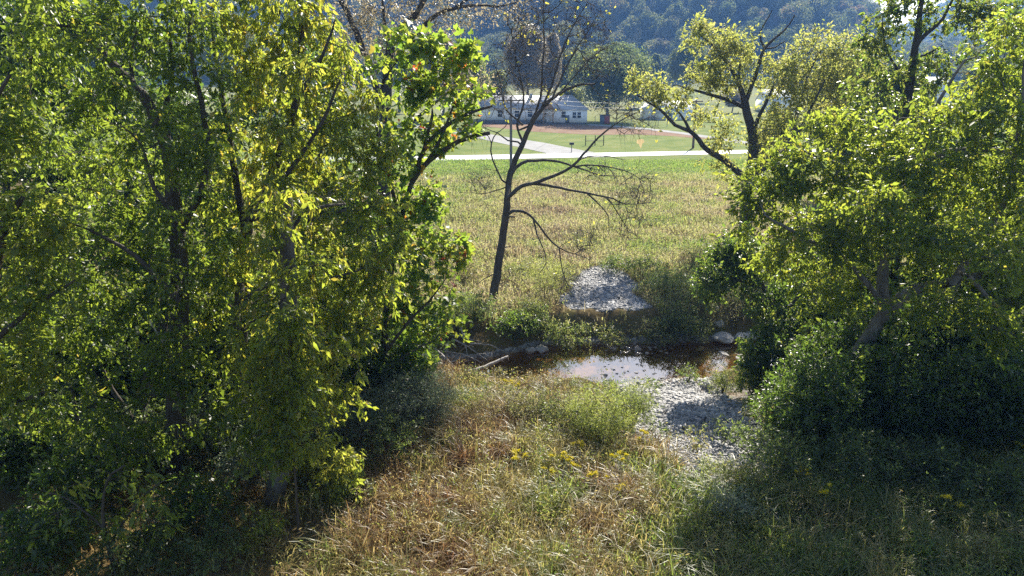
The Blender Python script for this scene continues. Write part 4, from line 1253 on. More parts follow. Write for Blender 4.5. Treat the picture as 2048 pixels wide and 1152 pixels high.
# low shade grass and weeds on the right foreground
mb = MB()
x, y = scatter(150000, 1.5, 27, 8.5, 25, r)
P = np.stack([x, y, gz(x, y)], 1)
keep = (x > 2.2 + (y - 9) * .15 + .8 * fnoise(P, 1.5, 61)) & (bar_mask(x, y) < .15) & (P[:, 2] > -.8)
P = P[keep]
a = np.clip(.35 + .3 * fnoise(P, 1.5, 63) + r.normal(size=len(P)) * .15, 0, 1)
blades(mb, P - [0, 0, .02], np.clip(.38 + .18 * fnoise(P, 1.2, 65) + r.normal(size=len(P)) * .1, .1, .9), r.uniform(.010, .02, len(P)), r.uniform(.3, 1.15, len(P)), a, r)
tag(mb.build('shade_grass', M['lawn']), 'dim green grass growing in the shade at the lower right', 'grass', kind='stuff')


# ------------------------------------------------------------------ flowering goldenrod: three plants built, the rest copied
def goldenrod(seed):
    r = np.random.default_rng(seed)
    h = r.uniform(.8, 1.15)
    root = empty('goldenrod', (0, 0, 0), 'yellow flowering goldenrod', 'flower')
    st, lf = MB(), MB()
    heads = []
    ns = 5
    for q in range(ns):
        b = np.array([r.normal() * .07, r.normal() * .07, -.05])
        tp = b + np.array([r.normal() * .16, r.normal() * .16, h * r.uniform(.8, 1.0)])
        mid = (b + tp) / 2 + r.normal(size=3) * .03
        st.seg([b, mid], [mid, tp], [.007, .005], [.005, .003], 4)
        s = r.uniform(.15, .9, 26)[:, None]
        p = b * (1 - s) ** 2 + 2 * mid * s * (1 - s) + tp * s * s
        th = r.uniform(0, 6.28, 26)
        ax = np.stack([np.cos(th), np.sin(th), r.uniform(-.1, .6, 26)], 1)
        put_leaves(lf, p, ax, np.tile([0, 0, 1.], (26, 1)) + r.normal(size=(26, 3)) * .2, r.uniform(.07, .13, 26), .022, r.random(26))
        fl = MB()
        heads.append(fl)
        for k in range(9):
            th = r.uniform(0, 6.28)
            e = tp + np.array([math.cos(th) * .10, math.sin(th) * .10, r.uniform(-.10, .06)]) * r.uniform(.4, 1.2)
            st.seg([tp - [0, 0, .08]], [e], .003, .002, 3)
            m = 13
            p = tp + (e - tp) * r.random((m, 1)) + r.normal(size=(m, 3)) * .016
            put_leaves(fl, p, r.normal(size=(m, 3)), r.normal(size=(m, 3)), .030, .026, r.random(m))
    st.build('stem', M['weed'], root)
    lf.build('leaves', M['weed'], root)
    for fl in heads:
        fl.build('blossom', M['flower'], root)
    return root


def copy_tree(o, parent=None):
    c = o.copy()
    COL.objects.link(c)
    if parent is not None:
        c.parent = parent
    for ch in o.children:
        copy_tree(ch, c)
    return c


protos = [goldenrod(71 + k) for k in range(3)]
GR = [(1015, 790, 'goldenrod with tall yellow heads beside the dark creek at the left of the pool'), (1035, 800, 'second goldenrod at the left of the pool, half hidden in brown weeds'),
      (1125, 960, 'goldenrod below the feathery bush, leftmost of its cluster'), (1150, 960, 'brightest goldenrod of the cluster below the feathery bush'),
      (1240, 955, 'goldenrod with broad yellow heads between feathery bush and gravel bar'), (1285, 905, 'goldenrod in pale yellow bloom touching the gravel bar edge'),
      (1100, 980, 'short goldenrod left of the bright cluster'), (1030, 955, 'small goldenrod standing alone in the dry grass'), (1190, 990, 'small goldenrod under the bright cluster'),
      (1160, 925, 'goldenrod in front of the feathery bush trunk'), (1600, 980, 'lone goldenrod in the right shade'), (1890, 1040, 'goldenrod in the right foreground shade'),
      (1640, 1020, 'dim goldenrod near the bottom of the right shade'), (2030, 940, 'goldenrod at the right picture edge'), (1240, 1010, 'sparse goldenrod in the straw grass below the gravel bar')]
for k, (px, py, lb) in enumerate(GR):
    o = protos[k] if k < 3 else copy_tree(protos[k % 3])
    o.location = hit(px, py)
    o.rotation_euler = (0, 0, rng.uniform(0, 6.28))
    s_ = rng.uniform(.6, .85)
    o.scale = (s_, s_, s_)
    o['label'] = lb
    o['group'] = 'goldenrods flowering in the bank grass'


# ------------------------------------------------------------------ gravel, stones, boulders, driftwood
def stone_cloud(mb, P, size, r, flat=.55):
    n = len(P)
    base = np.array([[1, 0, 0], [-1, 0, 0], [0, 1, 0], [0, -1, 0], [0, 0, 1], [0, 0, -.6]], float)
    f = np.array([[0, 2, 4], [2, 1, 4], [1, 3, 4], [3, 0, 4], [2, 0, 5], [1, 2, 5], [3, 1, 5], [0, 3, 5]])
    th = r.uniform(0, 6.28, n)
    c, s = np.cos(th), np.sin(th)
    sc = size[:, None] * np.stack([r.uniform(.7, 1.2, n), r.uniform(.5, 1., n), r.uniform(.6, 1.2, n) * flat], 1)
    V = base[None] * sc[:, None] * (1 + r.normal(size=(n, 6, 1)) * .12)
    V = np.stack([V[..., 0] * c[:, None] - V[..., 1] * s[:, None], V[..., 0] * s[:, None] + V[..., 1] * c[:, None], V[..., 2] + r.normal(size=(n, 6)) * .2 * size[:, None]], -1)
    mb.add((V + P[:, None]).reshape(-1, 3), (f[None] + (np.arange(n) * 6)[:, None, None]).reshape(-1, 3))


mb = MB()
x, y = scatter(76000, 1, 10, 15, 26.6, r)
k1 = bar_mask(x, y) > .3 + .4 * r.random(len(x))
x2, y2 = scatter(40000, 1.0, 8, 29.8, 37.5, r)
k2 = far_bar_mask(x2, y2) > .25 + .4 * r.random(len(x2))
x3, y3 = scatter(9000, -4, 14, 24, 31, r)
z3 = gz(x3, y3)
k3 = (z3 < -1.02) & (z3 > -1.3) & ((y3 > 27.8) | (r.random(len(z3)) < .12))
x, y = np.concatenate([x[k1], x2[k2], x3[k3]]), np.concatenate([y[k1], y2[k2], y3[k3]])
P = np.stack([x, y, gz(x, y) + .005], 1)
stone_cloud(mb, P, np.clip(r.lognormal(-3.25, .58, len(x)), .012, .17), r)
tag(mb.build('gravel', M['pebble']), 'loose grey pebbles covering both gravel bars and the pool edge', 'gravel', kind='stuff')


def rock_mesh(seed, flat, slab=False):
    rr = np.random.default_rng(seed)
    me = bpy.data.meshes.new('rock')
    import bmesh
    bm = bmesh.new()
    bmesh.ops.create_icosphere(bm, subdivisions=3, radius=1)
    V = np.array([v.co[:] for v in bm.verts])
    # cut by random planes for flat broken faces
    for _ in range(9):
        d = nrm(rr.normal(size=3))
        lim = rr.uniform(.55, .85)
        over = np.maximum(V @ d - lim, 0)
        V -= over[:, None] * d
    V *= (1 + .10 * fnoise(V, .9, seed)[:, None])
    V[:, 2] *= flat
    for v, c in zip(bm.verts, V):
        v.co = c
    bm.to_mesh(me)
    bm.free()
    return me


def rock(name, label, px, py, z, size, flat, mat, seed, rz=0., group=None, asp=1.0):
    me = rock_mesh(seed, flat)
    me.materials.append(mat)
    o = bpy.data.objects.new(name, me)
    COL.objects.link(o)
    o.location = Vector(G(px, py, z))
    o.scale = (size, size * asp, size)
    o.rotation_euler = (0, 0, rz)
    return tag(o, label, 'rock', group)


rock('boulder', 'pale boulder on the far bank under the overhanging tree', 1427, 648, -.75, .50, .6, M['stone'], 1, .3)
rock('boulder', 'grey block of rock below the pale boulder at the far water edge', 1450, 675, -1.05, .55, .4, M['stone'], 2, .8)
rock('boulder', 'dark flat rock at the far water edge right of the boulder pair', 1485, 672, -1.1, .55, .35, M['stone'], 3, 1.4)
rock('flat_slab', 'pale flat slab lying in the water at the right end of the pool', 1492, 716, -1.2, .60, .16, M['stone'], 4, .2, asp=.6)
rock('flat_slab', 'small pale slab in the water left of the bigger slab', 1447, 708, -1.22, .36, .16, M['stone'], 5, 2.0, asp=.5)
rock('flat_slab', 'thin grey slab breaking the water surface near the far bank', 1400, 697, -1.24, .30, .16, M['stone'], 6, 1.0, asp=.5)
rock('boulder', 'pale rounded rock at the left end of the pool', 1083, 700, -1.15, .30, .6, M['stone'], 7, .5)
rock('boulder', 'grey rock beside the pale one at the left end of the pool', 1060, 702, -1.15, .26, .6, M['stone'], 8, 1.5)
rock('boulder', 'dark wet stone standing highest in the reddish stone cluster', 1275, 700, -1.2, .20, .9, M['wet_stone'], 9, 1.5)
rs = np.random.default_rng(8)
for k in range(60):
    px, py = 1262 + rs.normal() * 38, 697 + rs.normal() * 6.5
    rock('creek_stone', 'wet reddish stone in the shallow riffle by the far bank', px, py, -1.215, rs.uniform(.05, .15), rs.uniform(.4, .7), M['wet_stone'], 20 + k % 6, rs.uniform(0, 6), 'reddish stones in the riffle', rs.uniform(.6, 1.))
for k in range(60):
    px, py = rs.uniform(1190, 1420), 752 + rs.normal() * 12
    rock('shore_stone', 'small pale stone in the shallow water along the near shore', px, py, -1.205, rs.uniform(.04, .10), rs.uniform(.4, .7), M['stone'], 20 + k % 6, rs.uniform(0, 6), 'pale stones along the near shore', rs.uniform(.6, 1.))
rock('flat_slab', 'whitish flat stone at the near water edge', 1215, 768, -1.15, .32, .2, M['stone'], 31, .4, asp=.6)


def stick(name, label, pts, r0, r1, seed, mat, forks=3, group=None, cat='branch'):
    sk = Skeleton(np.random.default_rng(seed), .15)
    P = np.array(pts, float)
    sk.limb(P, r0, r1, .08)
    rr = sk.r
    tg = [P[0] + (P[-1] - P[0]) * rr.uniform(.3, 1.05) + rr.normal(size=3) * np.array([.3, .3, .2]) * np.linalg.norm(P[-1] - P[0]) * .35 for _ in range(forks)]
    sk.reach(np.array(tg), .15, .1)
    mb = MB()
    sk.mesh(mb, .006)
    o = mb.build(name, mat, None, P[0], smooth=True)
    return tag(o, label, cat, group)


def gp(px, py, dz=.1, z=-1.1):
    g = G(px, py, z)
    return g + np.array([0, 0, dz])


stick('fallen_branch', 'thick grey driftwood log reaching into the dark creek', [gp(895, 757, .2), gp(950, 750, .2), gp(1015, 732, .4)], .09, .05, 1, M['dead_wood'], 5)
DW = [((880, 715), (990, 745), 'long thin driftwood branch curving down to the water'), ((905, 690), (985, 735), 'arched pale branch on the driftwood pile'), ((890, 740), (970, 712), 'bare branch crossing the driftwood pile'),
      ((870, 760), (960, 755), 'low driftwood branch along the water line'), ((920, 660), (940, 740), 'steep dead branch above the driftwood pile'), ((940, 700), (1020, 715), 'forked dead branch nearest the bare tree'),
      ((860, 700), (930, 760), 'crooked grey branch at the left of the driftwood pile'), ((880, 680), (960, 690), 'thin dead branch on top of the driftwood pile')]
for k, (a_, b_, lb) in enumerate(DW):
    A, B = hit(*a_) + [0, 0, .25], hit(*b_) + [0, 0, .12]
    stick('fallen_branch', lb, [A, (A + B) / 2 + np.array([0, 0, .35 * rs.random()]), B], .04, .015, 30 + k, M['dead_wood'], 6, 'driftwood branches heaped on the far bank')
for k, (a_, b_, h_, lb) in enumerate([((140, 880), (225, 945), .8, 'pale broken branch hanging in the left shade'), ((480, 800), (560, 850), 1.6, 'bleached dead branch beside the grey dead trunk'), ((300, 640), (350, 740), 4.5, 'dead twiggy branch caught in the left thicket'),
                                     ((10, 620), (120, 520), 5.5, 'bare twiggy branch at the left edge'), ((450, 1010), (520, 1110), .3, 'crooked dead branch leaning at the foot of the dead trunk')]):
    g1, g2 = at(*a_, 15.0), at(*b_, 15.4)
    stick('dead_branch', lb, [g1, (g1 + g2) / 2 + [0, 0, .12], g2], .025, .01, 60 + k, M['dead_wood'], 12)

# yellow-leaved low branch at the bottom left
t = Tree('hanging_sapling', 'low sapling with large hanging green and orange yellow leaves at the bottom left', 'sapling', 91, 12.6, .25)
t.limb([(250, 1240), (230, 1140), (205, 1040), (215, 960), (250, 930)], 12, 4)
t.limb([(215, 1090), (280, 1000), (330, 960)], 6, 2)
t.limb([(215, 1060), (140, 1000), (80, 980)], 6, 2)
t.lobes([(150, 980, 50, 30), (230, 960, 50, 30), (300, 980, 50, 40), (220, 1040, 60, 40), (330, 1040, 40, 40), (100, 1040, 50, 40), (60, 1080, 40, 30)], dens=.5)
t.finish(M['yellow_leaf'], M['bark'], twigs=2, tlen=.35, comp=2, leaflets=3, size=.17, ratio=.38, droop=1.2, upbias=.2, bias=-.1, kind='ovate')

# the single large brown leaf hanging from the bare tree
mb = MB()
c = at(1280, 286, 28.8)
put_leaves(mb, np.array([c + [0, 0, .14]]), np.array([[.15, .1, -1.]]), np.array([[.1, 1., .1]]), .36, .28, np.array([.9]), 'broad')
mb.seg([c + [0, 0, .14]], [c + [-.1, 0, .30]], .006, .006, 4)
tag(mb.build('hanging_leaf', M['brown_leaf'], None, c), 'single large orange brown leaf hanging at a twig end before the road', 'leaf')

# ------------------------------------------------------------------ buildings beyond the road
def prism(mb, x0, x1, y0, y1, z0, z1, over=.3, along='x', hip=0.0, th=.12):
    """gable (or hipped) roof of real thickness; ridge runs along x or y"""
    if along == 'y':
        x0, x1, y0, y1 = y0, y1, x0, x1
    ym = (y0 + y1) / 2
    sl = (z1 - z0) / ((y1 - y0) / 2)
    zl = z0 - sl * over
    for s in (0, th):
        pass
    top = np.array([[x0 - over, y0 - over, zl], [x1 + over, y0 - over, zl], [x1 + over - hip, ym, z1], [x0 - over, ym, z1], [x0 - over, y1 + over, zl], [x1 + over, y1 + over, zl]])
    bot = top - [0, 0, th]
    V = np.vstack([top, bot])
    if along == 'y':
        V = V[:, [1, 0, 2]]
    f = [[0, 1, 2, 3], [3, 2, 5, 4], [6, 9, 8, 7], [9, 10, 11, 8], [0, 6, 7, 1], [4, 5, 11, 10], [0, 3, 9, 6], [3, 4, 10, 9], [1, 7, 8, 2], [2, 8, 11, 5]]
    if hip:
        mb.add(V, f)
        mb.add(V[[1, 5, 2]] + [.004, 0, 0], [[0, 1, 2]])
    else:
        mb.add(V, f)


def walls(mb, x0, x1, y0, y1, z0, z1, zr=None, along='x'):
    mb.box(((x0 + x1) / 2, (y0 + y1) / 2, (z0 + z1) / 2), (x1 - x0, y1 - y0, z1 - z0))
    if zr is not None:
        ym, xm = (y0 + y1) / 2, (x0 + x1) / 2
        if along == 'x':
            for xx in (x0 + .003, x1 - .003):
                mb.add([[xx, y0, z1], [xx, y1, z1], [xx, ym, zr - .13]], [[0, 1, 2]])
        else:
            for yy in (y0 + .003, y1 - .003):
                mb.add([[x0, yy, z1], [x1, yy, z1], [xm, yy, zr - .13]], [[0, 1, 2]])


def window(parent, x, y, z, w=.8, h=1.2, o=None):
    fr, pn = MB(), MB()
    for dx in (-w / 2, w / 2):
        fr.box((x + dx, y - .03, z), (.08, .06, h + .08))
    for dz in (-h / 2, 0, h / 2):
        fr.box((x, y - .032, z + dz), (w - .08, .056, .07))
    pn.box((x, y - .012, z), (w - .08, .02, h - .07))
    f = fr.build('window', M['white_siding'], parent, o)
    pn.build('pane', M['glass'], f, o)
    return f


def X(px, Y, py=240):
    return at(px, py, Y)[0]


hx0, hx1, hx2, hx3 = X(961, 139.5), X(1092, 139.5), X(1106, 139.5), X(1174, 137.2)
o = np.array([(hx0 + hx3) / 2, 142, 0])
house = empty('white_house', o, 'long white farmhouse with pale grey roof and tan timber porch beyond the road', 'house')
wl, rf, fd = MB(), MB(), MB()
walls(wl, hx0, hx1, 139.6, 147.5, .35, 2.9, 4.9)
walls(wl, hx1 + .01, hx3, 137.2, 146, .3, 2.8)
prism(rf, hx0, hx1, 139.6, 147.5, 2.9, 4.9)
prism(rf, hx1 - .5, hx3, 137.2, 146.0, 2.82, 5.0, hip=2.8)
fd.box(((hx0 + hx1) / 2, 143.5, .1), (hx1 - hx0 + .1, 7.7, .5))
fd.box(((hx1 + hx3) / 2 + .1, 141.6, .06), (hx3 - hx1 - .1, 8.72, .46))
wl.build('wall', M['white_siding'], house, o)
rfo = rf.build('roof', M['roof'], house, o)
v = MB()
v.box((X(1062, 143), 143.2, 4.9), (.5, .5, .7))
v.build('vent', M['pale_roof'], rfo, o)
fd.build('foundation', M['dark_stone'], house, o)
dk = MB()
dk.box(((hx0 + hx1) / 2 - .6, 138.6, .25), (hx1 - hx0 - .2, 1.9, .7))
dk.build('terrace', M['dark_stone'], house, o)
for px in (1000, 1034, 1060):
    window(house, X(px, 139.6), 139.6, 1.75, .9, 1.3, o)
for px in (1148.5, 1158):
    window(house, X(px, 137.2), 137.2, 1.6, .7, 1.1, o)
window(house, X(1127, 137.2), 137.2, 1.75, .8, 1.2, o)
w_ = MB()
w_.box((X(1134.5, 137.2), 137.15, .95), (.7, .12, 1.3))
w_.build('meter_box', M['slate'], house, o)
# timber porch
pc = MB()
px0, px1 = X(1086, 136.6), X(1107, 136.6)
for xx in (px0 + .12, px1 - .12):
    pc.box((xx, 136.4, 1.5), (.22, .22, 2.6))
pc.box(((px0 + px1) / 2, 136.4, 2.92), (px1 - px0, .24, .24))
pc.add([[px0, 136.33, 3.04], [px1, 136.33, 3.04], [(px0 + px1) / 2, 136.33, 4.1]], [[0, 1, 2]])
pch = pc.build('porch', M['cedar'], house, o)
pr_ = MB()
prism(pr_, px0, px1, 136.2, 141, 3.05, 4.25, along='y', over=.2)
pr_.build('porch_roof', M['roof'], pch, o)
st_ = MB()
for q in range(3):
    st_.box(((px0 + px1) / 2, 136.1 - q * .3, .30 - q * .12 - .06), (1.8, .3, .42 - q * .14))
st_.build('steps', M['dark_stone'], pch, o)

# shed, barn and other pale roofs
def barn(name, label, cat, px0, px1, Y, dep, z1, zr, along, wm, rm, door=True):
    x0, x1 = X(px0, Y), X(px1, Y)
    g = float(gz((x0 + x1) / 2, Y))
    o = np.array([(x0 + x1) / 2, Y + dep / 2, g])
    root = empty(name, o, label, cat)
    w, rr_ = MB(), MB()
    walls(w, x0, x1, Y, Y + dep, g - .1, g + z1, g + zr, along)
    prism(rr_, x0, x1, Y, Y + dep, g + z1, g + zr, along=along, over=.2)
    w.build('wall', wm, root, o)
    rr_.build('roof', rm, root, o)
    if door:
        d = MB()
        d.box((x0 + (x1 - x0) * .35, Y - .03, g + z1 * .42), (min(1.0, (x1 - x0) * .4), .06, z1 * .8))
        d.build('door', M['slate'], root, o)
    return root


barn('small_barn', 'small white gabled barn left of the long pale shed', 'barn', 1288, 1307, 150, 5, 2.0, 3.0, 'y', M['white_siding'], M['pale_roof'], False)
barn('long_shed', 'long low white shed with pale blue grey roof seen through yellow leaves', 'shed', 1313, 1384, 148, 6, 1.6, 3.6, 'x', M['white_siding'], M['pale_roof'])
barn('white_house', 'white house with bright roof glimpsed behind the spreading tree', 'house', 1530, 1580, 175, 8, 2.6, 5.0, 'x', M['white_siding'], M['pale_roof'])
barn('pale_barn', 'pale roofed barn glimpsed behind the slender tree', 'barn', 1840, 1900, 190, 9, 4.5, 7.5, 'x', M['white_siding'], M['pale_roof'])

# red and grey portable cabin by the big round tree
o = G(1210, 247.5)
root = empty('portable_cabin', o, 'small red and slate portable cabin box beside the big round tree', 'cabin')
b1, b2, b3 = MB(), MB(), MB()
b1.box(o + [-.55, .3, .75], (.7, 1.3, 1.5))
b1.box(o + [.05, .3, 1.56], (2.0, 1.4, .12))
b2.box(o + [.32, .3, .72], (1.04, 1.2, 1.44))
b3.box(o + [.32, -.32, .70], (.66, .04, 1.2))
b1.build('body', M['slate'], root, o)
b2.build('front', M['red'], root, o)
b3.build('door', M['red'], root, o)

# low white garden table on the far lawn
o = G(1436, 243)
root = empty('garden_table', o, 'low white garden table on the far lawn right of the shed', 'table')
b1 = MB()
b1.box(o + [0, 0, .72], (1.8, .8, .08))
b1.build('table_top', M['white_siding'], root, o)
for sx in (-.75, .75):
    for sy in (-.3, .3):
        b2 = MB()
        b2.box(o + [sx, sy, .34], (.08, .08, .68))
        b2.build('leg', M['white_siding'], root, o)

# mailbox at the drive mouth
o = G(1143, 305)
root = empty('mailbox', o, 'black roadside mailbox on a post at the mouth of the driveway', 'mailbox')
b1, b2 = MB(), MB()
b1.box(o + [0, 0, .45], (.09, .09, .95))
c = o + [0, 0, 1.05]
n = 9
ang = np.linspace(0, math.pi, n)
prof = np.vstack([[-.13, -.12], [.13, -.12], np.stack([.13 * np.cos(ang), .06 + .13 * np.sin(ang)], 1)])
k = len(prof)
V = np.vstack([np.stack([np.full(k, sx), prof[:, 0], prof[:, 1]], 1) for sx in (-.28, .28)]) + c
b2.add(V, [[i, (i + 1) % k, (i + 1) % k + k, i + k] for i in range(k)])
b2.add(V[:k], [[0, i, i + 1] for i in range(1, k - 1)])
b2.add(V[k:], [[0, i + 1, i] for i in range(1, k - 1)])
b1.build('post', M['pole'], root, o)
b2.build('box', M['black'], root, o)

# rail frame on the lawn
o = G(1180, 292)
root = empty('rail_frame', o, 'dark open rail frame of posts standing on the lawn by the driveway', 'fence')
for px in (1171, 1190, 1207):
    g = G(px, 291)
    b = MB()
    b.box(g + [0, 0, .65], (.10, .10, 1.35))
    b.build('post', M['black'], root, o)
b = MB()
g1, g2 = G(1171, 291), G(1207, 291)
b.seg([g1 + [0, -.08, .62]], [g2 + [0, -.08, .62]], .045, .045, 6)
b.build('rail', M['black'], root, o)

# wire fence posts near the lane
for k, px in enumerate(range(1190, 1340, 18)):
    g = G(px, 246 + (px - 1190) * .05)
    b = MB()
    b.seg([g - [0, 0, .2], g + [0, 0, 1.2]], [g + [0, 0, 1.2], g + [0, 0, 1.28]], [.05, .05], [.05, .015], 6)
    tag(b.build('fence_post', M['pole'], None, g), 'thin weathered fence post on the far lawn before the shed', 'fence post', 'fence posts along the far lawn')


def utility_pole(name, label, px, py, h, mat, arm):
    g = G(px, py)
    root = empty(name, g, label, 'utility pole')
    b = MB()
    b.seg([g - [0, 0, .3]], [g + [0, 0, h]], .16, .11, 10)
    b.build('pole', mat, root, g)
    c = MB()
    c.box(g + [0, -.18, h - .35], (arm, .1, .12))
    co_ = c.build('crossarm', mat, root, g)
    for sx in (-.45, 0, .45):
        i_ = MB()
        i_.seg([g + [sx * arm, -.18, h - .29], g + [sx * arm, -.18, h - .2]], [g + [sx * arm, -.18, h - .2], g + [sx * arm, -.18, h - .12]], [.03, .05], [.05, .03], 8)
        i_.build('insulator', M['pale_roof'], co_, g)
    return g


p1 = utility_pole('utility_pole', 'grey wooden utility pole with crossarm behind the bare tree', 1022, 342, 7.25, M['pole'], 2.4)
p2 = utility_pole('utility_pole', 'brown wooden utility pole on the lawn behind the spreading tree', 1386, 296, 6.2, M['red_pole'], 1.6)
p3 = p1 + np.array([-42, 6, 0])


def wire(label, A, B, sag):
    t_ = np.linspace(0, 1, 25)[:, None]
    P_ = A * (1 - t_) + B * t_ - np.array([0, 0, 1]) * sag * 4 * t_ * (1 - t_)
    b = MB()
    b.seg(P_[:-1], P_[1:], .018, .018, 4)
    tag(b.build('power_line', M['wire'], None, A), label, 'wire')


wire('upper power line running from the grey utility pole to the right', p1 + [1.08, -.18, 7.15], p2 + [.7, -.18, 6.1], .5)
wire('middle power line running from the grey utility pole to the right', p1 + [0, -.18, 7.15], p2 + [0, -.18, 6.1], 1.0)
wire('lower service wire slanting from the grey utility pole to the white house', p1 + [0, -.2, 6.0], np.array([hx3 - 1.0, 137.0, 3.0]), .5)
wire('power line running from the grey utility pole to the left', p1 + [-1.08, -.18, 7.15], p3 + [0, 0, 7.2], .6)


# ------------------------------------------------------------------ trees of the valley
def crown_leaves(mb, c, rad, n, size, r, lobes=14, bias=0., jit=.38):
    """leaf clumps over a bumpy crown of sub-lobes"""
    d = nrm(r.normal(size=(lobes, 3)) + [0, 0, .25])
    lc = c + d * rad * r.uniform(.35, .72, (lobes, 1))
    lr = rad * np.clip(r.normal(.42, .08, (lobes, 1)), .25, .6)
    k = r.integers(0, lobes, n)
    o = nrm(r.normal(size=(n, 3)) + [0, 0, .2])
    P = lc[k] + o * lr[k] * r.uniform(.72, 1.08, (n, 1))
    ax = nrm(np.cross(o, r.normal(size=(n, 3)))) + [0, 0, -.2]
    up = o + r.normal(size=(n, 3)) * jit
    a = np.clip(.4 + bias + r.normal(size=n) * .14 + (r.normal(size=lobes) * .12)[k], 0, 1)
    put_leaves(mb, P, ax, up, size * r.uniform(.6, 1.3, n), size * .62, a)
    return lc


def valley_tree(name, label, px, py_top, py_base, wpx, Y, mat, seed, n=9000, size=.42, low=.18, bias=0., lobes=16, cat='tree', group=None):
    r = np.random.default_rng(seed)
    s = mpp(Y, py_top)
    g = at(px, py_base, Y)
    g[2] = float(gz(g[0], g[1]))
    ztop = at(px, py_top, Y)[2]
    H = ztop - g[2]
    rad = np.array([wpx * s / 2, wpx * s / 2 * .9, H * (1 - low) / 2])
    c = np.array([g[0], g[1], ztop - rad[2]])
    root = empty(name, g, label, cat, group)
    cr, wd = MB(), MB()
    lc = crown_leaves(cr, c, rad, n, size, r, lobes, bias)
    sk = Skeleton(r, .8)
    sk.limb([g - [0, 0, .3], g + (c - g) * .5 + r.normal(size=3) * [.3, .3, 0], c + [0, 0, rad[2] * .3]], .035 * H * .6 + .05, .08)
    sk.reach(lc, .08, .2)
    sk.mesh(wd, .03)
    wd.build('trunk', M['bark'], root, g, smooth=True)
    cr.build('crown', mat, root, g)


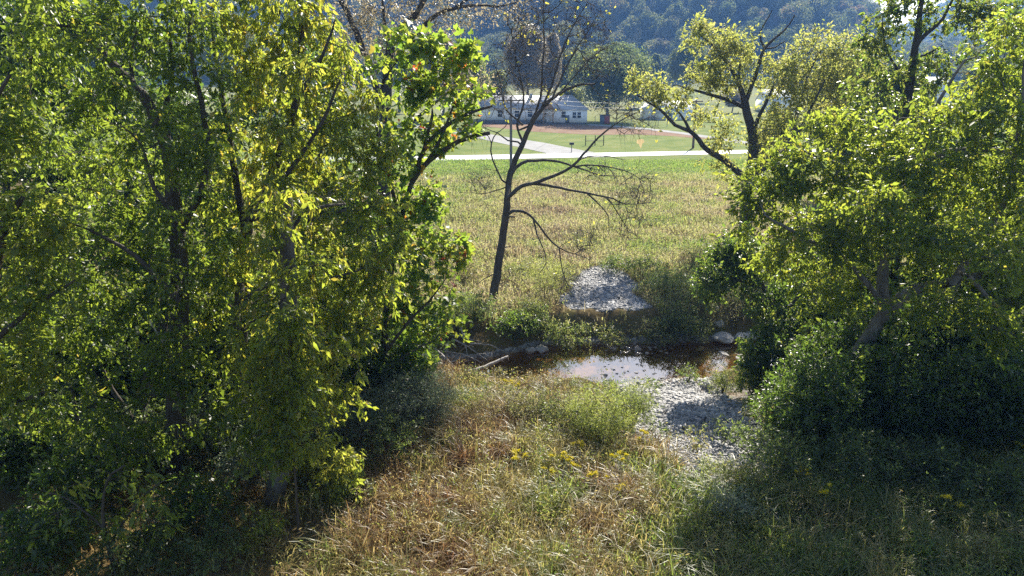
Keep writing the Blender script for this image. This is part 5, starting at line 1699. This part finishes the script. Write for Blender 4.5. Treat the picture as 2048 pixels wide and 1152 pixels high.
VT = [
    ('valley_tree', 'big dark round tree standing right of the white house', 1215, 78, 248, 205, 146, 'far_leaf', 16000, .40, -.05, 26),
    ('valley_tree', 'tall tan brown tree rising behind the left wing of the white house', 1052, 42, 230, 100, 165, 'brown_leaf', 12000, .36, .0, 20),
    ('valley_tree', 'brownish tree with rounded top just right of the tall tan one', 1098, 52, 230, 62, 172, 'brown_leaf', 7000, .36, .05, 14),
    ('valley_tree', 'grey green tree between the tan tree and the big round tree', 1145, 98, 232, 90, 185, 'far_leaf', 8000, .42, .05, 16),
    ('valley_tree', 'low yellow lit bushy tree directly behind the right wing of the house', 1138, 172, 232, 70, 156, 'olive_leaf', 5000, .36, .1, 12),
    ('valley_tree', 'small slim tree alone at the foot of the wooded hill', 1308, 104, 200, 30, 230, 'far_leaf', 2500, .45, .05, 8),
    ('valley_tree', 'grey green tree behind the left crown of the spreading tree', 1370, 82, 215, 95, 215, 'far_leaf', 9000, .48, .05, 18),
    ('valley_tree', 'small round tree behind the low white shed', 1268, 150, 225, 60, 190, 'far_leaf', 4000, .42, .0, 10),
    ('valley_tree', 'thin brown shrubby tree right of the garden table', 1462, 180, 236, 60, 172, 'brown_leaf', 2600, .30, -.1, 10),
    ('valley_tree', 'leafy tree left of the white house behind the red-flecked crown', 940, 95, 250, 95, 132, 'olive_leaf', 7000, .34, -.1, 16),
    ('valley_tree', 'grey brown tree left behind the red-flecked crown', 885, 70, 240, 90, 150, 'brown_leaf', 7000, .38, -.05, 16),
    ('valley_tree', 'small yellowish tree at the left corner of the white house', 990, 130, 246, 52, 152, 'olive_leaf', 3200, .30, -.05, 10),
    ('valley_tree', 'far green tree behind the brown-crowned tree', 800, 60, 240, 120, 175, 'far_leaf', 8000, .45, .0, 18),
    ('valley_tree', 'far green tree behind the drooping tree', 660, 50, 240, 130, 180, 'far_leaf', 8000, .45, .0, 18),
    ('valley_tree', 'far green tree behind the left thicket', 480, 40, 240, 150, 170, 'far_leaf', 8000, .45, .0, 18),
    ('valley_tree', 'far tree behind the upper left of the thicket', 250, 40, 240, 160, 165, 'far_leaf', 8000, .45, .0, 18),
    ('valley_tree', 'far tree in the upper left corner', 60, 30, 240, 160, 160, 'far_leaf', 8000, .45, .0, 18),
    ('valley_tree', 'grey green tree right of the spreading tree crown', 1590, 120, 240, 90, 190, 'far_leaf', 6000, .45, .05, 16),
    ('valley_tree', 'yellow green meadow tree behind the right-hand thicket', 1680, 95, 380, 190, 58, 'olive_leaf', 26000, .22, .05, 26),
    ('valley_tree', 'yellowish meadow tree left of the slender tree', 1770, 120, 380, 130, 52, 'olive_leaf', 18000, .22, -.05, 20),
    ('valley_tree', 'far tree right of the slender trunk', 1960, 110, 260, 140, 150, 'far_leaf', 8000, .42, .0, 18),
    ('valley_tree', 'yellow green tree low behind the spreading tree trunk', 1545, 225, 400, 120, 66, 'olive_leaf', 14000, .22, .1, 18),
]
for k, (nm, lb, px, pt, pb, w, Y, mt, n, sz, bi, lo) in enumerate(VT):
    valley_tree(nm, lb, px, pt, pb, w, Y, M[mt], 300 + k, int(n * 1.7), sz * 1.22, bias=bi, lobes=lo)

# ------------------------------------------------------------------ the wooded hills: one mass of forest
r = np.random.default_rng(77)
mb = MB()
pts = []
for (x0, x1, y0, y1, sp) in ((-170, 340, 305, 520, 11.5), (200, 820, 560, 1000, 17)):
    gx, gy = np.meshgrid(np.arange(x0, x1, sp), np.arange(y0, y1, sp))
    gx, gy = gx.ravel() + r.uniform(-.45, .45, gx.size) * sp, gy.ravel() + r.uniform(-.45, .45, gy.size) * sp
    k = np.abs(gx / gy - .1) < .85
    pts += [(a, b, sp) for a, b in zip(gx[k], gy[k])]
for (a, b, sp) in pts:
    g = float(gz(a, b))
    h = r.uniform(9, 17) * (1 if sp < 12 else 1.2)
    w = sp * r.uniform(.42, .78)
    rad = np.array([w, w, h * .45])
    crown_leaves(mb, np.array([a, b, g + h * .55]), rad, 1400 if sp < 12 else 350, 1.0 if sp < 12 else 2.2, r, 8, r.normal() * .18, .22)
tag(mb.build('hillside_forest', M['wood_leaf']), 'dense wood in hazy blue light covering the hills behind the valley', 'forest', kind='stuff')

# ------------------------------------------------------------------ haze
m, n, out = new_mat('haze')
v = n.nodes.new('ShaderNodeVolumePrincipled')
v.inputs['Color'].default_value = (.20, .43, .98, 1)
v.inputs['Density'].default_value = .00031
v.inputs['Anisotropy'].default_value = .3
n.links.new(v.outputs[0], out.inputs['Volume'])
b = MB()
b.box((0, 1285, 58), (3260, 2740, 124))
tag(b.build('haze', m), kind='stuff')
